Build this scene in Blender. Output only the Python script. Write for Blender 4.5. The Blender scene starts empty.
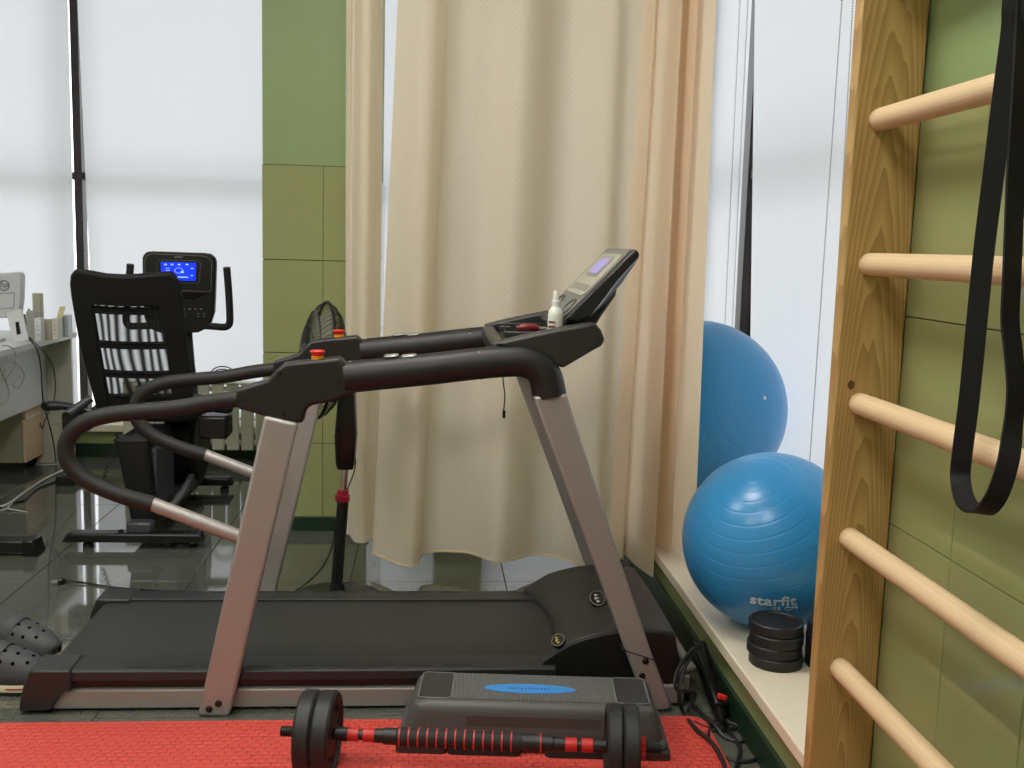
import bpy, bmesh, math, random
from mathutils import Vector, Matrix
random.seed(7)
SC = bpy.context.scene
COL = SC.collection
PI = math.pi

# ---------------------------------------------------------------- camera
FPX, HCAM = 1034.5, 1.25
RX = Vector((0.99656148, -0.07829807, 0.02710405))
RD = Vector((0.01636827, -0.13463449, -0.99076013))   # image "down"
RF = Vector((0.08122375, 0.98779703, -0.13288994))
cam_d = bpy.data.cameras.new('camera')
cam = bpy.data.objects.new('camera', cam_d)
COL.objects.link(cam)
cam_d.sensor_fit = 'HORIZONTAL'
cam_d.sensor_width = 36.0
cam_d.lens = FPX / 1024 * 36.0
cam_d.clip_start = 0.05
M4 = Matrix((RX, -RD, -RF)).transposed().to_4x4()
M4.translation = Vector((0, 0, HCAM))
cam.matrix_world = M4
SC.camera = cam

# ---------------------------------------------------------------- world, exposure
w = bpy.data.worlds.new('overcast_sky')
SC.world = w
w.use_nodes = True
bg = w.node_tree.nodes['Background']
bg.inputs[0].default_value = (0.925, 0.96, 1.0, 1)
bg.inputs[1].default_value = 3.25
SC.view_settings.view_transform = 'Standard'
SC.view_settings.look = 'None'
SC.view_settings.exposure = 0.0
SC.view_settings.gamma = 1.0
SC.view_settings.use_curve_mapping = False
LAMP_POWER = 30.0

# ---------------------------------------------------------------- pixel -> place helpers
CAMP = Vector((0, 0, HCAM))
def ray(x, y):
    return RX * ((x - 512) / FPX) + RD * ((y - 384) / FPX) + RF
def pz(x, y, h):
    r = ray(x, y); return CAMP + r * ((h - HCAM) / r.z)
def py(x, y, d):
    r = ray(x, y); return CAMP + r * (d / r.y)
def px(x, y, d):
    r = ray(x, y); return CAMP + r * (d / r.x)
def xz(pts, d):
    return [(py(x, y, d).x, py(x, y, d).z) for x, y in pts]

# ---------------------------------------------------------------- materials
def lin(c):
    r = []
    for v in c:
        v = v / 255.0
        r.append(v / 12.92 if v <= 0.04045 else ((v + 0.055) / 1.055) ** 2.4)
    return (r[0], r[1], r[2], 1)
MATS = {}
def mat(name, c, rough=0.5, metal=0.0, var=0.0, vscale=8.0, bump=0.0, bscale=200.0, coat=0.0, spec=0.5, emit=None, estr=0.0, stretch=None):
    if name in MATS: return MATS[name]
    m = bpy.data.materials.new(name); m.use_nodes = True
    nt = m.node_tree; N = nt.nodes; L = nt.links
    b = N['Principled BSDF']
    col = lin(c)
    b.inputs['Base Color'].default_value = col
    b.inputs['Roughness'].default_value = rough
    b.inputs['Metallic'].default_value = metal
    b.inputs['Specular IOR Level'].default_value = spec
    if coat:
        b.inputs['Coat Weight'].default_value = coat; b.inputs['Coat Roughness'].default_value = 0.08
    if emit:
        b.inputs['Emission Color'].default_value = lin(emit); b.inputs['Emission Strength'].default_value = estr
    if var or bump:
        tc = N.new('ShaderNodeTexCoord'); mp = N.new('ShaderNodeMapping')
        if stretch: mp.inputs['Scale'].default_value = stretch
        L.new(tc.outputs['Object'], mp.inputs['Vector'])
    if var:
        n = N.new('ShaderNodeTexNoise'); n.inputs['Scale'].default_value = vscale; n.inputs['Detail'].default_value = 4
        L.new(mp.outputs[0], n.inputs['Vector'])
        mx = N.new('ShaderNodeMix'); mx.data_type = 'RGBA'
        mx.inputs['A'].default_value = tuple(v * (1 - var) for v in col[:3]) + (1,)
        mx.inputs['B'].default_value = tuple(min(1, v * (1 + var)) for v in col[:3]) + (1,)
        L.new(n.outputs['Fac'], mx.inputs['Factor']); L.new(mx.outputs['Result'], b.inputs['Base Color'])
    if bump:
        n2 = N.new('ShaderNodeTexNoise'); n2.inputs['Scale'].default_value = bscale; n2.inputs['Detail'].default_value = 2
        L.new(mp.outputs[0], n2.inputs['Vector'])
        bp = N.new('ShaderNodeBump'); bp.inputs['Strength'].default_value = bump; bp.inputs['Distance'].default_value = 0.002
        L.new(n2.outputs['Fac'], bp.inputs['Height']); L.new(bp.outputs[0], b.inputs['Normal'])
    MATS[name] = m
    return m

def nodes_of(name):
    m = bpy.data.materials.new(name); m.use_nodes = True
    MATS[name] = m
    return m, m.node_tree.nodes, m.node_tree.links

def cloth(name, c, trans=0.35, tc_mul=(1, 1, 1), pattern=True):
    m, N, L = nodes_of(name)
    out = N['Material Output']; N.remove(N['Principled BSDF'])
    d = N.new('ShaderNodeBsdfDiffuse'); t = N.new('ShaderNodeBsdfTranslucent'); mx = N.new('ShaderNodeMixShader')
    col = lin(c)
    tcn = N.new('ShaderNodeTexCoord')
    if pattern:
        mp = N.new('ShaderNodeMapping'); mp.inputs['Rotation'].default_value = (0, 0, PI / 4)
        L.new(tcn.outputs['UV'], mp.inputs['Vector'])
        ck = N.new('ShaderNodeTexVoronoi'); ck.feature = 'F1'; ck.inputs['Scale'].default_value = 62; ck.inputs['Randomness'].default_value = 0.15
        L.new(mp.outputs[0], ck.inputs['Vector'])
        rp = N.new('ShaderNodeValToRGB')
        rp.color_ramp.elements[0].position = 0.25; rp.color_ramp.elements[1].position = 0.6
        rp.color_ramp.elements[0].color = col
        rp.color_ramp.elements[1].color = tuple(v * 0.91 for v in col[:3]) + (1,)
        L.new(ck.outputs['Distance'], rp.inputs['Fac'])
        L.new(rp.outputs[0], d.inputs[0]); src = rp.outputs[0]
        bp = N.new('ShaderNodeBump'); bp.inputs['Strength'].default_value = 0.12; bp.inputs['Distance'].default_value = 0.002
        L.new(ck.outputs['Distance'], bp.inputs['Height']); L.new(bp.outputs[0], d.inputs['Normal'])
    else:
        d.inputs[0].default_value = col
    t.inputs[0].default_value = tuple(col[i] * tc_mul[i] for i in range(3)) + (1,)
    mx.inputs[0].default_value = trans
    L.new(d.outputs[0], mx.inputs[1]); L.new(t.outputs[0], mx.inputs[2]); L.new(mx.outputs[0], out.inputs[0])
    return m

def pane_mat():
    m, N, L = nodes_of('window_glass')
    out = N['Material Output']; N.remove(N['Principled BSDF'])
    t = N.new('ShaderNodeBsdfTransparent'); g = N.new('ShaderNodeBsdfGlossy'); f = N.new('ShaderNodeFresnel'); mx = N.new('ShaderNodeMixShader')
    g.inputs['Roughness'].default_value = 0.02; f.inputs[0].default_value = 1.45
    L.new(f.outputs[0], mx.inputs[0]); L.new(t.outputs[0], mx.inputs[1]); L.new(g.outputs[0], mx.inputs[2]); L.new(mx.outputs[0], out.inputs[0])
    return m

def wood_mat(name, c1, c2, axis=2, scale=9.0, dist=3.5, rough=0.45):
    m, N, L = nodes_of(name)
    b = N['Principled BSDF']; b.inputs['Roughness'].default_value = rough
    tc = N.new('ShaderNodeTexCoord'); mp = N.new('ShaderNodeMapping')
    s = [1.0, 1.0, 1.0]; s[axis] = 0.055
    mp.inputs['Scale'].default_value = s
    L.new(tc.outputs['Object'], mp.inputs['Vector'])
    wv = N.new('ShaderNodeTexWave'); wv.wave_type = 'RINGS'; wv.rings_direction = 'Y' if axis != 1 else 'X'
    wv.inputs['Scale'].default_value = scale; wv.inputs['Distortion'].default_value = dist
    wv.inputs['Detail'].default_value = 1.5; wv.inputs['Detail Scale'].default_value = 0.7; wv.wave_profile = 'SAW'
    L.new(mp.outputs[0], wv.inputs['Vector'])
    mp2 = N.new('ShaderNodeMapping'); s2 = [60.0, 60.0, 60.0]; s2[axis] = 1.2; mp2.inputs['Scale'].default_value = s2
    L.new(tc.outputs['Object'], mp2.inputs['Vector'])
    fn = N.new('ShaderNodeTexNoise'); fn.inputs['Scale'].default_value = 3; fn.inputs['Detail'].default_value = 3
    L.new(mp2.outputs[0], fn.inputs['Vector'])
    ad = N.new('ShaderNodeMath'); ad.operation = 'MULTIPLY_ADD'; ad.inputs[1].default_value = 0.30
    L.new(fn.outputs['Fac'], ad.inputs[0]); L.new(wv.outputs['Fac'], ad.inputs[2])
    rp = N.new('ShaderNodeValToRGB')
    rp.color_ramp.elements[0].position = 0.15; rp.color_ramp.elements[0].color = lin(c1)
    rp.color_ramp.elements[1].position = 1.08; rp.color_ramp.elements[1].color = lin(c2)
    L.new(ad.outputs[0], rp.inputs['Fac']); L.new(rp.outputs[0], b.inputs['Base Color'])
    return m

# ---------------------------------------------------------------- mesh helpers
def quadbox(bm, c, s, R=None):
    vs = []
    for dx in (-.5, .5):
        for dy in (-.5, .5):
            for dz in (-.5, .5):
                v = Vector((dx * s[0], dy * s[1], dz * s[2]))
                if R is not None: v = R @ v
                vs.append(bm.verts.new(Vector(c) + v))
    for f in ((0, 1, 3, 2), (4, 6, 7, 5), (0, 4, 5, 1), (2, 3, 7, 6), (0, 2, 6, 4), (1, 5, 7, 3)):
        bm.faces.new([vs[i] for i in f])
def bx(bm, x0, x1, y0, y1, z0, z1):
    quadbox(bm, ((x0 + x1) / 2, (y0 + y1) / 2, (z0 + z1) / 2), (x1 - x0, y1 - y0, z1 - z0))
def loft(bm, rings, close=True, cap=True):
    R = [[bm.verts.new(p) for p in r] for r in rings]
    n = len(R[0])
    for a, b in zip(R[:-1], R[1:]):
        for i in range(n if close else n - 1):
            j = (i + 1) % n
            bm.faces.new((a[i], a[j], b[j], b[i]))
    if cap and close:
        bm.faces.new(R[0][::-1]); bm.faces.new(R[-1])
def prism(bm, poly, a, b, axis='y'):
    def V(u, v, t):
        return Vector((u, t, v)) if axis == 'y' else (Vector((t, u, v)) if axis == 'x' else Vector((u, v, t)))
    loft(bm, [[V(u, v, a) for u, v in poly], [V(u, v, b) for u, v in poly]])
def catmull(P, n=8, closed=False):
    P = [Vector(p) for p in P]; out = []
    m = len(P)
    for i in range(m if closed else m - 1):
        p1, p2 = P[i], P[(i + 1) % m]
        p0 = P[i - 1] if (i > 0 or closed) else p1 * 2 - p2
        p3 = P[(i + 2) % m] if (i + 2 < m or closed) else p2 * 2 - p1
        for k in range(n):
            t = k / n
            out.append(0.5 * ((2 * p1) + (p2 - p0) * t + (2 * p0 - 5 * p1 + 4 * p2 - p3) * t * t + (3 * p1 - p0 - 3 * p2 + p3) * t ** 3))
    if not closed: out.append(P[-1])
    return out
def tube(bm, pts, r, seg=12, closed=False, ex=1.0, ey=1.0, up=None):
    pts = [Vector(p) for p in pts]; n = len(pts); rings = []
    prev = None
    for i, p in enumerate(pts):
        if closed: t = (pts[(i + 1) % n] - pts[i - 1])
        else: t = pts[min(i + 1, n - 1)] - pts[max(i - 1, 0)]
        t.normalize()
        if prev is None:
            u = Vector(up) if up else (Vector((0, 0, 1)) if abs(t.z) < 0.9 else Vector((1, 0, 0)))
        else: u = prev
        u = (u - t * u.dot(t)).normalized(); prev = u
        v = t.cross(u)
        rr = r[i] if isinstance(r, (list, tuple)) else r
        rings.append([p + (u * math.cos(a) * ey + v * math.sin(a) * ex) * rr for a in [2 * PI * k / seg for k in range(seg)]])
    if closed:
        rings.append(rings[0]); 
        R = [[bm.verts.new(q) for q in rg] for rg in rings[:-1]]; R.append(R[0])
        for a, b in zip(R[:-1], R[1:]):
            for k in range(seg): bm.faces.new((a[k], a[(k + 1) % seg], b[(k + 1) % seg], b[k]))
    else: loft(bm, rings)
def lathe(bm, prof, seg=32, M=None):
    M = M or Matrix()
    rings = []
    for r, z in prof:
        if r <= 1e-6: rings.append([bm.verts.new(M @ Vector((0, 0, z)))])
        else: rings.append([bm.verts.new(M @ Vector((r * math.cos(2 * PI * k / seg), r * math.sin(2 * PI * k / seg), z))) for k in range(seg)])
    for a, b in zip(rings[:-1], rings[1:]):
        for k in range(seg):
            j = (k + 1) % seg
            if len(a) == 1 and len(b) == 1: continue
            if len(a) == 1: bm.faces.new((a[0], b[j], b[k]))
            elif len(b) == 1: bm.faces.new((a[k], a[j], b[0]))
            else: bm.faces.new((a[k], a[j], b[j], b[k]))
    if len(rings[0]) > 1: bm.faces.new(rings[0][::-1])
    if len(rings[-1]) > 1: bm.faces.new(rings[-1])
def along(o, d):
    """matrix whose z axis runs along d from o"""
    d = Vector(d).normalized()
    u = Vector((0, 0, 1)) if abs(d.z) < 0.95 else Vector((1, 0, 0))
    x = u.cross(d).normalized(); y = d.cross(x)
    M = Matrix((x, y, d)).transposed().to_4x4(); M.translation = Vector(o)
    return M
def cyl(bm, a, b, r, seg=16, r2=None):
    a = Vector(a); b = Vector(b)
    lathe(bm, [(r, 0), (r if r2 is None else r2, (b - a).length)], seg, along(a, b - a))
def rrect(w, h, r, n=5, cx=0.0, cy=0.0):
    o = []
    for sx, sy, a0 in ((1, 1, 0), (-1, 1, PI / 2), (-1, -1, PI), (1, -1, 1.5 * PI)):
        for k in range(n + 1):
            a = a0 + PI / 2 * k / n
            o.append((cx + sx * (w / 2 - r) + r * math.cos(a), cy + sy * (h / 2 - r) + r * math.sin(a)))
    return o

def obj(name, bm, m, parent=None, smooth=40, bevel=0.0, bseg=2, local=False, subd=0, origin=None):
    me = bpy.data.meshes.new(name)
    bmesh.ops.recalc_face_normals(bm, faces=bm.faces[:])
    bm.to_mesh(me); bm.free()
    if parent is not None and not local:
        p = parent.get('_o')
        off = Vector(p) if p is not None else Vector((0, 0, 0))
        me.transform(Matrix.Translation(-off))
    o = bpy.data.objects.new(name, me); COL.objects.link(o)
    if parent is not None:
        o.parent = parent
        if not local and parent.get('_o') is not None: o['_o'] = list(parent['_o'])
    elif not local:
        vs = [v.co for v in me.vertices]
        if origin is None:
            origin = Vector(((min(v.x for v in vs) + max(v.x for v in vs)) / 2, (min(v.y for v in vs) + max(v.y for v in vs)) / 2, min(v.z for v in vs)))
        me.transform(Matrix.Translation(-Vector(origin))); o.location = origin
        o['_o'] = list(origin)
    me.materials.append(m)
    if smooth:
        for p in me.polygons: p.use_smooth = True
        me.set_sharp_from_angle(angle=math.radians(smooth))
    if bevel:
        b = o.modifiers.new('bevel', 'BEVEL'); b.width = bevel; b.segments = bseg; b.limit_method = 'ANGLE'; b.angle_limit = math.radians(35)
        b.harden_normals = False
    if subd:
        s = o.modifiers.new('subd', 'SUBSURF'); s.levels = subd; s.render_levels = subd
    return o
def place(name, me, m, loc, parent, rot=None):
    """a piece that shares mesh data; loc in world space"""
    o = bpy.data.objects.new(name, me); COL.objects.link(o)
    off = Vector(parent['_o']) if parent is not None and parent.get('_o') is not None else Vector((0, 0, 0))
    o.location = Vector(loc) - off
    if rot is not None: o.rotation_euler = rot
    if parent is not None: o.parent = parent
    return o
def thing(name, label, cat, loc=(0, 0, 0), group=None, rot=None):
    o = bpy.data.objects.new(name, None); COL.objects.link(o)
    o.empty_display_size = 0.1
    o.location = loc; o['label'] = label; o['category'] = cat
    if rot is None: o['_o'] = list(loc)
    else: o.rotation_euler = rot
    if group: o['group'] = group
    return o
def tag(o, label, cat, group=None):
    o['label'] = label; o['category'] = cat
    if group: o['group'] = group
    return o
def struct(o, label=None, cat=None):
    o['kind'] = 'structure'
    if label: o['label'] = label
    if cat: o['category'] = cat
    return o
def nb(): return bmesh.new()
def mesh_box(name, sx, sy, sz, m, bev=0.0):
    bm = nb(); quadbox(bm, (0, 0, 0), (sx, sy, sz))
    if bev: bmesh.ops.bevel(bm, geom=bm.edges[:] , offset=bev, segments=1, affect='EDGES')
    me = bpy.data.meshes.new(name); bm.to_mesh(me); bm.free(); me.materials.append(m)
    return me
def text_verts(s, size, extrude=0.0005, shear=0.0, bold=0.0):
    cu = bpy.data.curves.new('txt', 'FONT'); cu.body = s; cu.size = size; cu.extrude = extrude; cu.shear = shear
    cu.align_x = 'CENTER'; cu.align_y = 'CENTER'; cu.resolution_u = 3; cu.offset = bold
    o = bpy.data.objects.new('txt', cu); COL.objects.link(o)
    bpy.context.view_layer.update()
    me = bpy.data.meshes.new_from_object(o.evaluated_get(bpy.context.evaluated_depsgraph_get()))
    bpy.data.objects.remove(o); bpy.data.curves.remove(cu)
    return me
def text(name, s, size, m, fn, parent, extrude=0.0005, shear=0.0, bold=0.0, cut=0):
    """fn maps (u,v,w) of flat lettering to a world point"""
    me = text_verts(s, size, extrude, shear, bold)
    bm = nb(); bm.from_mesh(me); bpy.data.meshes.remove(me)
    if cut:
        bmesh.ops.subdivide_edges(bm, edges=[e for e in bm.edges if e.calc_length() > size * 0.25], cuts=cut)
        bmesh.ops.triangulate(bm, faces=bm.faces[:])
    for v in bm.verts: v.co = fn(v.co.x, v.co.y, v.co.z)
    return obj(name, bm, m, parent, smooth=0)
def flatfn(o, u, v):
    o = Vector(o); u = Vector(u).normalized(); v = Vector(v).normalized(); n = u.cross(v)
    return lambda a, b, c: o + u * a + v * b + n * c

# ---------------------------------------------------------------- shared materials
BLACK = mat('black_plastic', (24, 23, 23), 0.42, bump=0.12, bscale=900)
RUBBER = mat('black_rubber', (30, 30, 29), 0.7, bump=0.1, bscale=500)
DGREY = mat('dark_grey_plastic', (48, 48, 47), 0.45, bump=0.1, bscale=800)
SILVER = mat('silver_paint', (158, 154, 150), 0.42, 0.35, bump=0.05, bscale=900)
CHROME = mat('chrome', (205, 205, 205), 0.18, 1.0)
WHITEP = mat('white_plastic', (222, 224, 226), 0.4)
WHITEL = mat('white_laminate', (214, 216, 212), 0.45)
CREAM = mat('cream_stone', (226, 214, 190), 0.35, var=0.04, vscale=30)
GREENB = mat('green_baseboard', (20, 46, 27), 0.4)
FRAME = mat('dark_window_frame', (44, 36, 34), 0.5)
REDP = mat('red_plastic', (196, 40, 36), 0.4)
CORD = mat('black_cord', (24, 24, 24), 0.5)
WCORD = mat('white_cord', (205, 205, 198), 0.5)
GLASS = pane_mat()

# ================================================================ SETTING
TILE = mat('olive_tile', (142, 148, 100), 0.07, var=0.05, vscale=6, bump=0.03, bscale=300, stretch=(1, 1, 0.2))
PAINT = mat('green_paint', (130, 150, 100), 0.45, var=0.03, vscale=3)
GROUT = mat('tile_grout', (92, 90, 52), 0.8)
CEIL = mat('ceiling_white', (225, 225, 220), 0.8)
WALLW = mat('plain_wall', (196, 204, 176), 0.7)

# floor: slab and single tiles
def floor_tile_mat():
    m, N, L = nodes_of('dark_polished_tile')
    b = N['Principled BSDF']; b.inputs['Roughness'].default_value = 0.045
    tc = N.new('ShaderNodeTexCoord')
    n = N.new('ShaderNodeTexNoise'); n.inputs['Scale'].default_value = 260; n.inputs['Detail'].default_value = 3
    n2 = N.new('ShaderNodeTexNoise'); n2.inputs['Scale'].default_value = 2.2; n2.inputs['Detail'].default_value = 3
    L.new(tc.outputs['Object'], n.inputs['Vector']); L.new(tc.outputs['Object'], n2.inputs['Vector'])
    rp = N.new('ShaderNodeValToRGB'); rp.color_ramp.elements[0].position = 0.35; rp.color_ramp.elements[1].position = 0.7
    rp.color_ramp.elements[0].color = lin((76, 78, 70)); rp.color_ramp.elements[1].color = lin((98, 100, 92))
    L.new(n.outputs['Fac'], rp.inputs['Fac']); L.new(rp.outputs[0], b.inputs['Base Color'])
    mr = N.new('ShaderNodeMapRange'); mr.inputs['To Min'].default_value = 0.03; mr.inputs['To Max'].default_value = 0.09
    L.new(n2.outputs['Fac'], mr.inputs[0]); L.new(mr.outputs[0], b.inputs['Roughness'])
    b.inputs['IOR'].default_value = 1.9
    return m
FT = floor_tile_mat()
bm = nb(); bx(bm, -4.0, 1.9, -1.6, 6.4, -0.12, -0.004)
floor = struct(obj('floor', bm, mat('dark_grout', (52, 54, 48), 0.8), origin=(0, 0, -0.12)))
TX, TY = 0.5765, 0.5535
fme = mesh_box('floor_tile', TX - 0.003, TY - 0.003, 0.012, FT, 0.0008)
for i in range(-5, 4):
    for j in range(-9, 5):
        cx = -0.852 + (i + 0.5) * TX; cy = 3.735 + (j + 0.5) * TY
        if cx + TX / 2 > 1.9 or cy - TY / 2 < -1.5 or cx - TX / 2 < -4.0: continue
        place('tile', fme, FT, (cx, cy, -0.006), floor)

# outside ground
bm = nb(); bx(bm, -60, 60, -60, 60, -0.6, -0.5)
struct(obj('ground_outside', bm, mat('pale_paving', (190, 184, 172), 0.9)), 'pale paved ground outside the windows', 'ground')

# ceiling, closing walls
bm = nb(); bx(bm, -4.0, 1.9, -1.6, 6.4, 3.0, 3.1)
struct(obj('ceiling', bm, CEIL))
bm = nb(); bx(bm, -4.1, -4.0, -1.6, 6.4, -0.1, 3.1)
struct(obj('wall_left', bm, WALLW))
bm = nb(); bx(bm, -4.1, 2.0, -1.7, -1.6, -0.1, 3.1)
struct(obj('wall_rear', bm, WALLW))

# right wall with tiles (ends where the window niche begins)
WX = 0.905
bm = nb(); bx(bm, WX + 0.008, 1.9, -1.6, 1.975, -0.1, 3.0)
wr = struct(obj('wall_right', bm, GROUT, origin=(WX, 0, 0)))
TW, TH = 0.2455, 0.405
rme = mesh_box('wall_tile_right', 0.010, TW - 0.002, TH - 0.002, TILE, 0.0012)
ztop = 1.541
for j in range(12):
    y1 = 1.911 + 0.0 - j * TW
    for k in range(4):
        place('tile', rme, TILE, (WX + 0.005, y1 - TW / 2, ztop - (k + 0.5) * TH), wr)
bm = nb(); bx(bm, WX + 0.001, WX + 0.03, 1.911, 1.97, 0.0, ztop); obj('tile_strip', bm, TILE, wr)
bm = nb(); bx(bm, WX + 0.003, WX + 0.03, -1.6, 1.974, ztop, 2.999); obj('paint_panel', bm, PAINT, wr)

# column of the far wall
CX0, CX1, CY = -0.697, -0.262, 4.425
bm = nb(); bx(bm, CX0 + 0.004, CX1 - 0.004, CY + 0.008, 5.9, 0.0, 3.0)
wc = struct(obj('wall_column', bm, GROUT, origin=(-0.45, 5.0, 0)))
cz = [1.555, 1.164, 0.773, 0.384, 0.0]
cme = {}
for k in range(4):
    h = cz[k] - cz[k + 1]
    cme[k] = mesh_box('wall_tile_column', 0.2495, 0.010, h - 0.003, TILE, 0.0012)
    place('tile', cme[k], TILE, (CX0 + 0.125, CY + 0.005, (cz[k] + cz[k + 1]) / 2), wc)
    wcut = CX1 - (CX0 + 0.2515) - 0.002
    place('tile', mesh_box('wall_tile_cut', wcut, 0.010, h - 0.003, TILE, 0.0012), TILE, (CX1 - 0.002 - wcut / 2, CY + 0.005, (cz[k] + cz[k + 1]) / 2), wc)
sme = mesh_box('wall_tile_column_side', 0.010, 0.2475, 0.387, TILE, 0.0012)
for j in range(6):
    for k in range(4):
        place('tile', sme, TILE, (CX1 + 0.001, CY + 0.125 + j * 0.2495, 0.195 + k * 0.39), wc)
bm = nb(); bx(bm, CX0 + 0.002, CX1 - 0.002, CY + 0.003, 5.89, 1.556, 3.0); obj('paint_panel', bm, PAINT, wc)
bm = nb(); bx(bm, CX0 - 0.004, CX1 + 0.016, CY - 0.012, CY + 0.3, 0.0, 0.062)
struct(obj('baseboard_column', bm, GREENB, bevel=0.003))

# low plinth along the far windows
PY = 5.93
bm = nb(); bx(bm, -4.0, 1.9, PY, 6.4, 0.0, 0.15)
struct(obj('wall_back_plinth', bm, TILE))
bm = nb(); bx(bm, -4.0, 1.6, PY - 0.012, PY, 0.0, 0.075)
struct(obj('baseboard_back', bm, GREENB, bevel=0.002))
bm = nb(); bx(bm, -4.0, 0.8, PY - 0.05, 6.16, 0.15, 0.19)
struct(obj('trim_1', bm, CREAM, bevel=0.004))
# pier behind the curtain
bm = nb(); bx(bm, 0.05, 0.33, 5.86, 6.3, 0.0, 3.0)
struct(obj('wall_pier', bm, TILE))

# plinth and sill along the right windows
bm = nb(); bx(bm, 0.838, 1.9, 1.976, PY - 0.06, 0.0, 0.155)
struct(obj('wall_right_plinth', bm, TILE))
bm = nb(); bx(bm, 0.826, 0.838, 1.976, PY - 0.06, 0.0, 0.078)
struct(obj('baseboard_right', bm, GREENB, bevel=0.002))
bm = nb(); bx(bm, 0.813, 1.80, 1.976, PY + 0.2, 0.155, 0.19)
struct(obj('trim_2', bm, CREAM, bevel=0.004))

# far window: frame bars and panes
YW = 6.20
MX = py(78, 100, YW).x
bm = nb(); bx(bm, MX - 0.022, MX + 0.022, YW - 0.04, YW + 0.04, 0.17, 3.0)
for x in (-3.95, 0.35, 1.5): bx(bm, x - 0.03, x + 0.03, YW - 0.04, YW + 0.04, 0.17, 3.0)
bx(bm, -4.0, 1.54, YW - 0.035, YW + 0.035, 0.17, 0.23)
win1 = struct(obj('window_1', bm, FRAME, bevel=0.003))
for a, b in ((-3.92, MX - 0.022), (MX + 0.022, 0.32), (0.38, 1.47)):
    bm = nb(); bx(bm, a, b, YW - 0.03, YW + 0.03, 1.555, 1.595); obj('transom', bm, FRAME, win1)
    for z0, z1 in ((0.23, 1.555), (1.595, 3.0)):
        bm = nb(); bx(bm, a, b, YW - 0.003, YW + 0.003, z0, z1); obj('pane', bm, GLASS, win1, smooth=0)
# right window
XW = 1.84
MYR = px(743, 250, XW).y
bm = nb()
for y, hw in ((2.0, .04), (MYR, .15), (6.28, .02), (3.6, .04)): bx(bm, XW - 0.04, XW + 0.04, y - hw, y + hw, 0.17, 3.0)
bx(bm, XW - 0.035, XW + 0.035, 2.0, 6.3, 0.17, 0.23)
win2 = struct(obj('window_2', bm, FRAME, bevel=0.003))
for a, b in ((2.04, 3.56), (3.64, MYR - .15)):
    bm = nb(); bx(bm, XW - 0.03, XW + 0.03, a, b, 1.66, 1.715); obj('transom', bm, FRAME, win2)
    for z0, z1 in ((0.23, 1.66), (1.715, 3.0)):
        bm = nb(); bx(bm, XW - 0.003, XW + 0.003, a, b, z0, z1); obj('pane', bm, GLASS, win2, smooth=0)
# wall bit that closes the niche on the camera side
bm = nb(); bx(bm, 1.88, 1.9, 1.976, 2.3, -0.1, 3.0); struct(obj('wall_niche', bm, PAINT))

# roller blinds (hanging things)
BLIND = cloth('blind_fabric', (242, 243, 247), 0.62, (0.97, 0.99, 1.0), pattern=False)
def chain(parent, x, y, z0, z1, r=0.0038, step=0.0105, dx=0.0, dy=0.0):
    bm = nb(); n = int((z1 - z0) / step)
    for k in range(n):
        t = k / n; c = Vector((x + dx * t, y + dy * t, z0 + (z1 - z0) * t))
        vs = [bm.verts.new(c + Vector(d) * r) for d in ((1, 0, 0), (0, 1, 0), (-1, 0, 0), (0, -1, 0), (0, 0, 1), (0, 0, -1))]
        for i in range(4):
            bm.faces.new((vs[i], vs[(i + 1) % 4], vs[4])); bm.faces.new((vs[(i + 1) % 4], vs[i], vs[5]))
    o = obj('pull_chain', bm, mat('bead_grey', (88, 86, 84), 0.5), parent, smooth=0); o['kind'] = 'stuff'
    return o
def blind(name, label, corners, axis, bow=0.0):
    """corners: lower a, lower b, upper b, upper a in the blind's plane"""
    a, b, c, d = [Vector(p) for p in corners]
    t = thing(name, label, 'blind', ((a + b) / 2)[:])
    bm = nb(); nu, nv = 24, 40
    G = []
    for j in range(nv + 1):
        row = []
        for i in range(nu + 1):
            u, v = i / nu, j / nv
            p = (a * (1 - u) + b * u) * (1 - v) + (d * (1 - u) + c * u) * v
            off = 0.004 * math.sin(u * 21 + 1.5 * math.sin(v * 3)) * (1 - v * 0.7) + bow * math.sin(PI * v) * math.cos(PI * u) 
            p = p + (Vector((0, off, 0)) if axis == 'y' else Vector((off, 0, 0)))
            row.append(bm.verts.new(p))
        G.append(row)
    for j in range(nv):
        for i in range(nu): bm.faces.new((G[j][i], G[j][i + 1], G[j + 1][i + 1], G[j + 1][i]))
    obj('fabric', bm, BLIND, t)
    bm = nb(); cyl(bm, a + Vector((0, 0, -0.008)), b + Vector((0, 0, -0.008)), 0.01, 10); obj('bottom_bar', bm, WHITEP, t)
    return t
YB = 6.03
xa = py(71, 100, YB).x
blind('roller_blind', 'translucent white roller blind left of the dark mullion, behind the desk', ((-3.85, YB, 0.215), (xa - .01, YB, 0.215), (xa, YB, 2.99), (-3.85, YB, 2.99)), 'y')
b2 = blind('roller_blind', 'wide translucent white roller blind behind the recumbent bike and green column', ((py(93, 300, YB).x, YB, 0.215), (-0.40, YB, 0.215), (-0.40, YB, 2.99), (py(78, 0, YB).x - .012, YB, 2.99)), 'y')
blind('roller_blind', 'translucent white roller blind seen as a sliver between two cream curtains', ((-0.39, YB, 0.215), (1.35, YB, 0.215), (1.35, YB, 2.99), (-0.39, YB, 2.99)), 'y')
XB = 1.585
def edge(q1, q2, z):
    a, b = px(*q1, XB), px(*q2, XB)
    return a.y + (b.y - a.y) * (z - a.z) / (b.z - a.z)
b3 = blind('roller_blind', 'narrow white roller blind showing just right of the cream curtain', ((XB, 6.3, 0.21), (XB, edge((735, 320), (752, 0), .21), 0.21), (XB, edge((735, 320), (752, 0), 2.99), 2.99), (XB, 6.3, 2.99)), 'x')
XB -= 0.014
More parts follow.
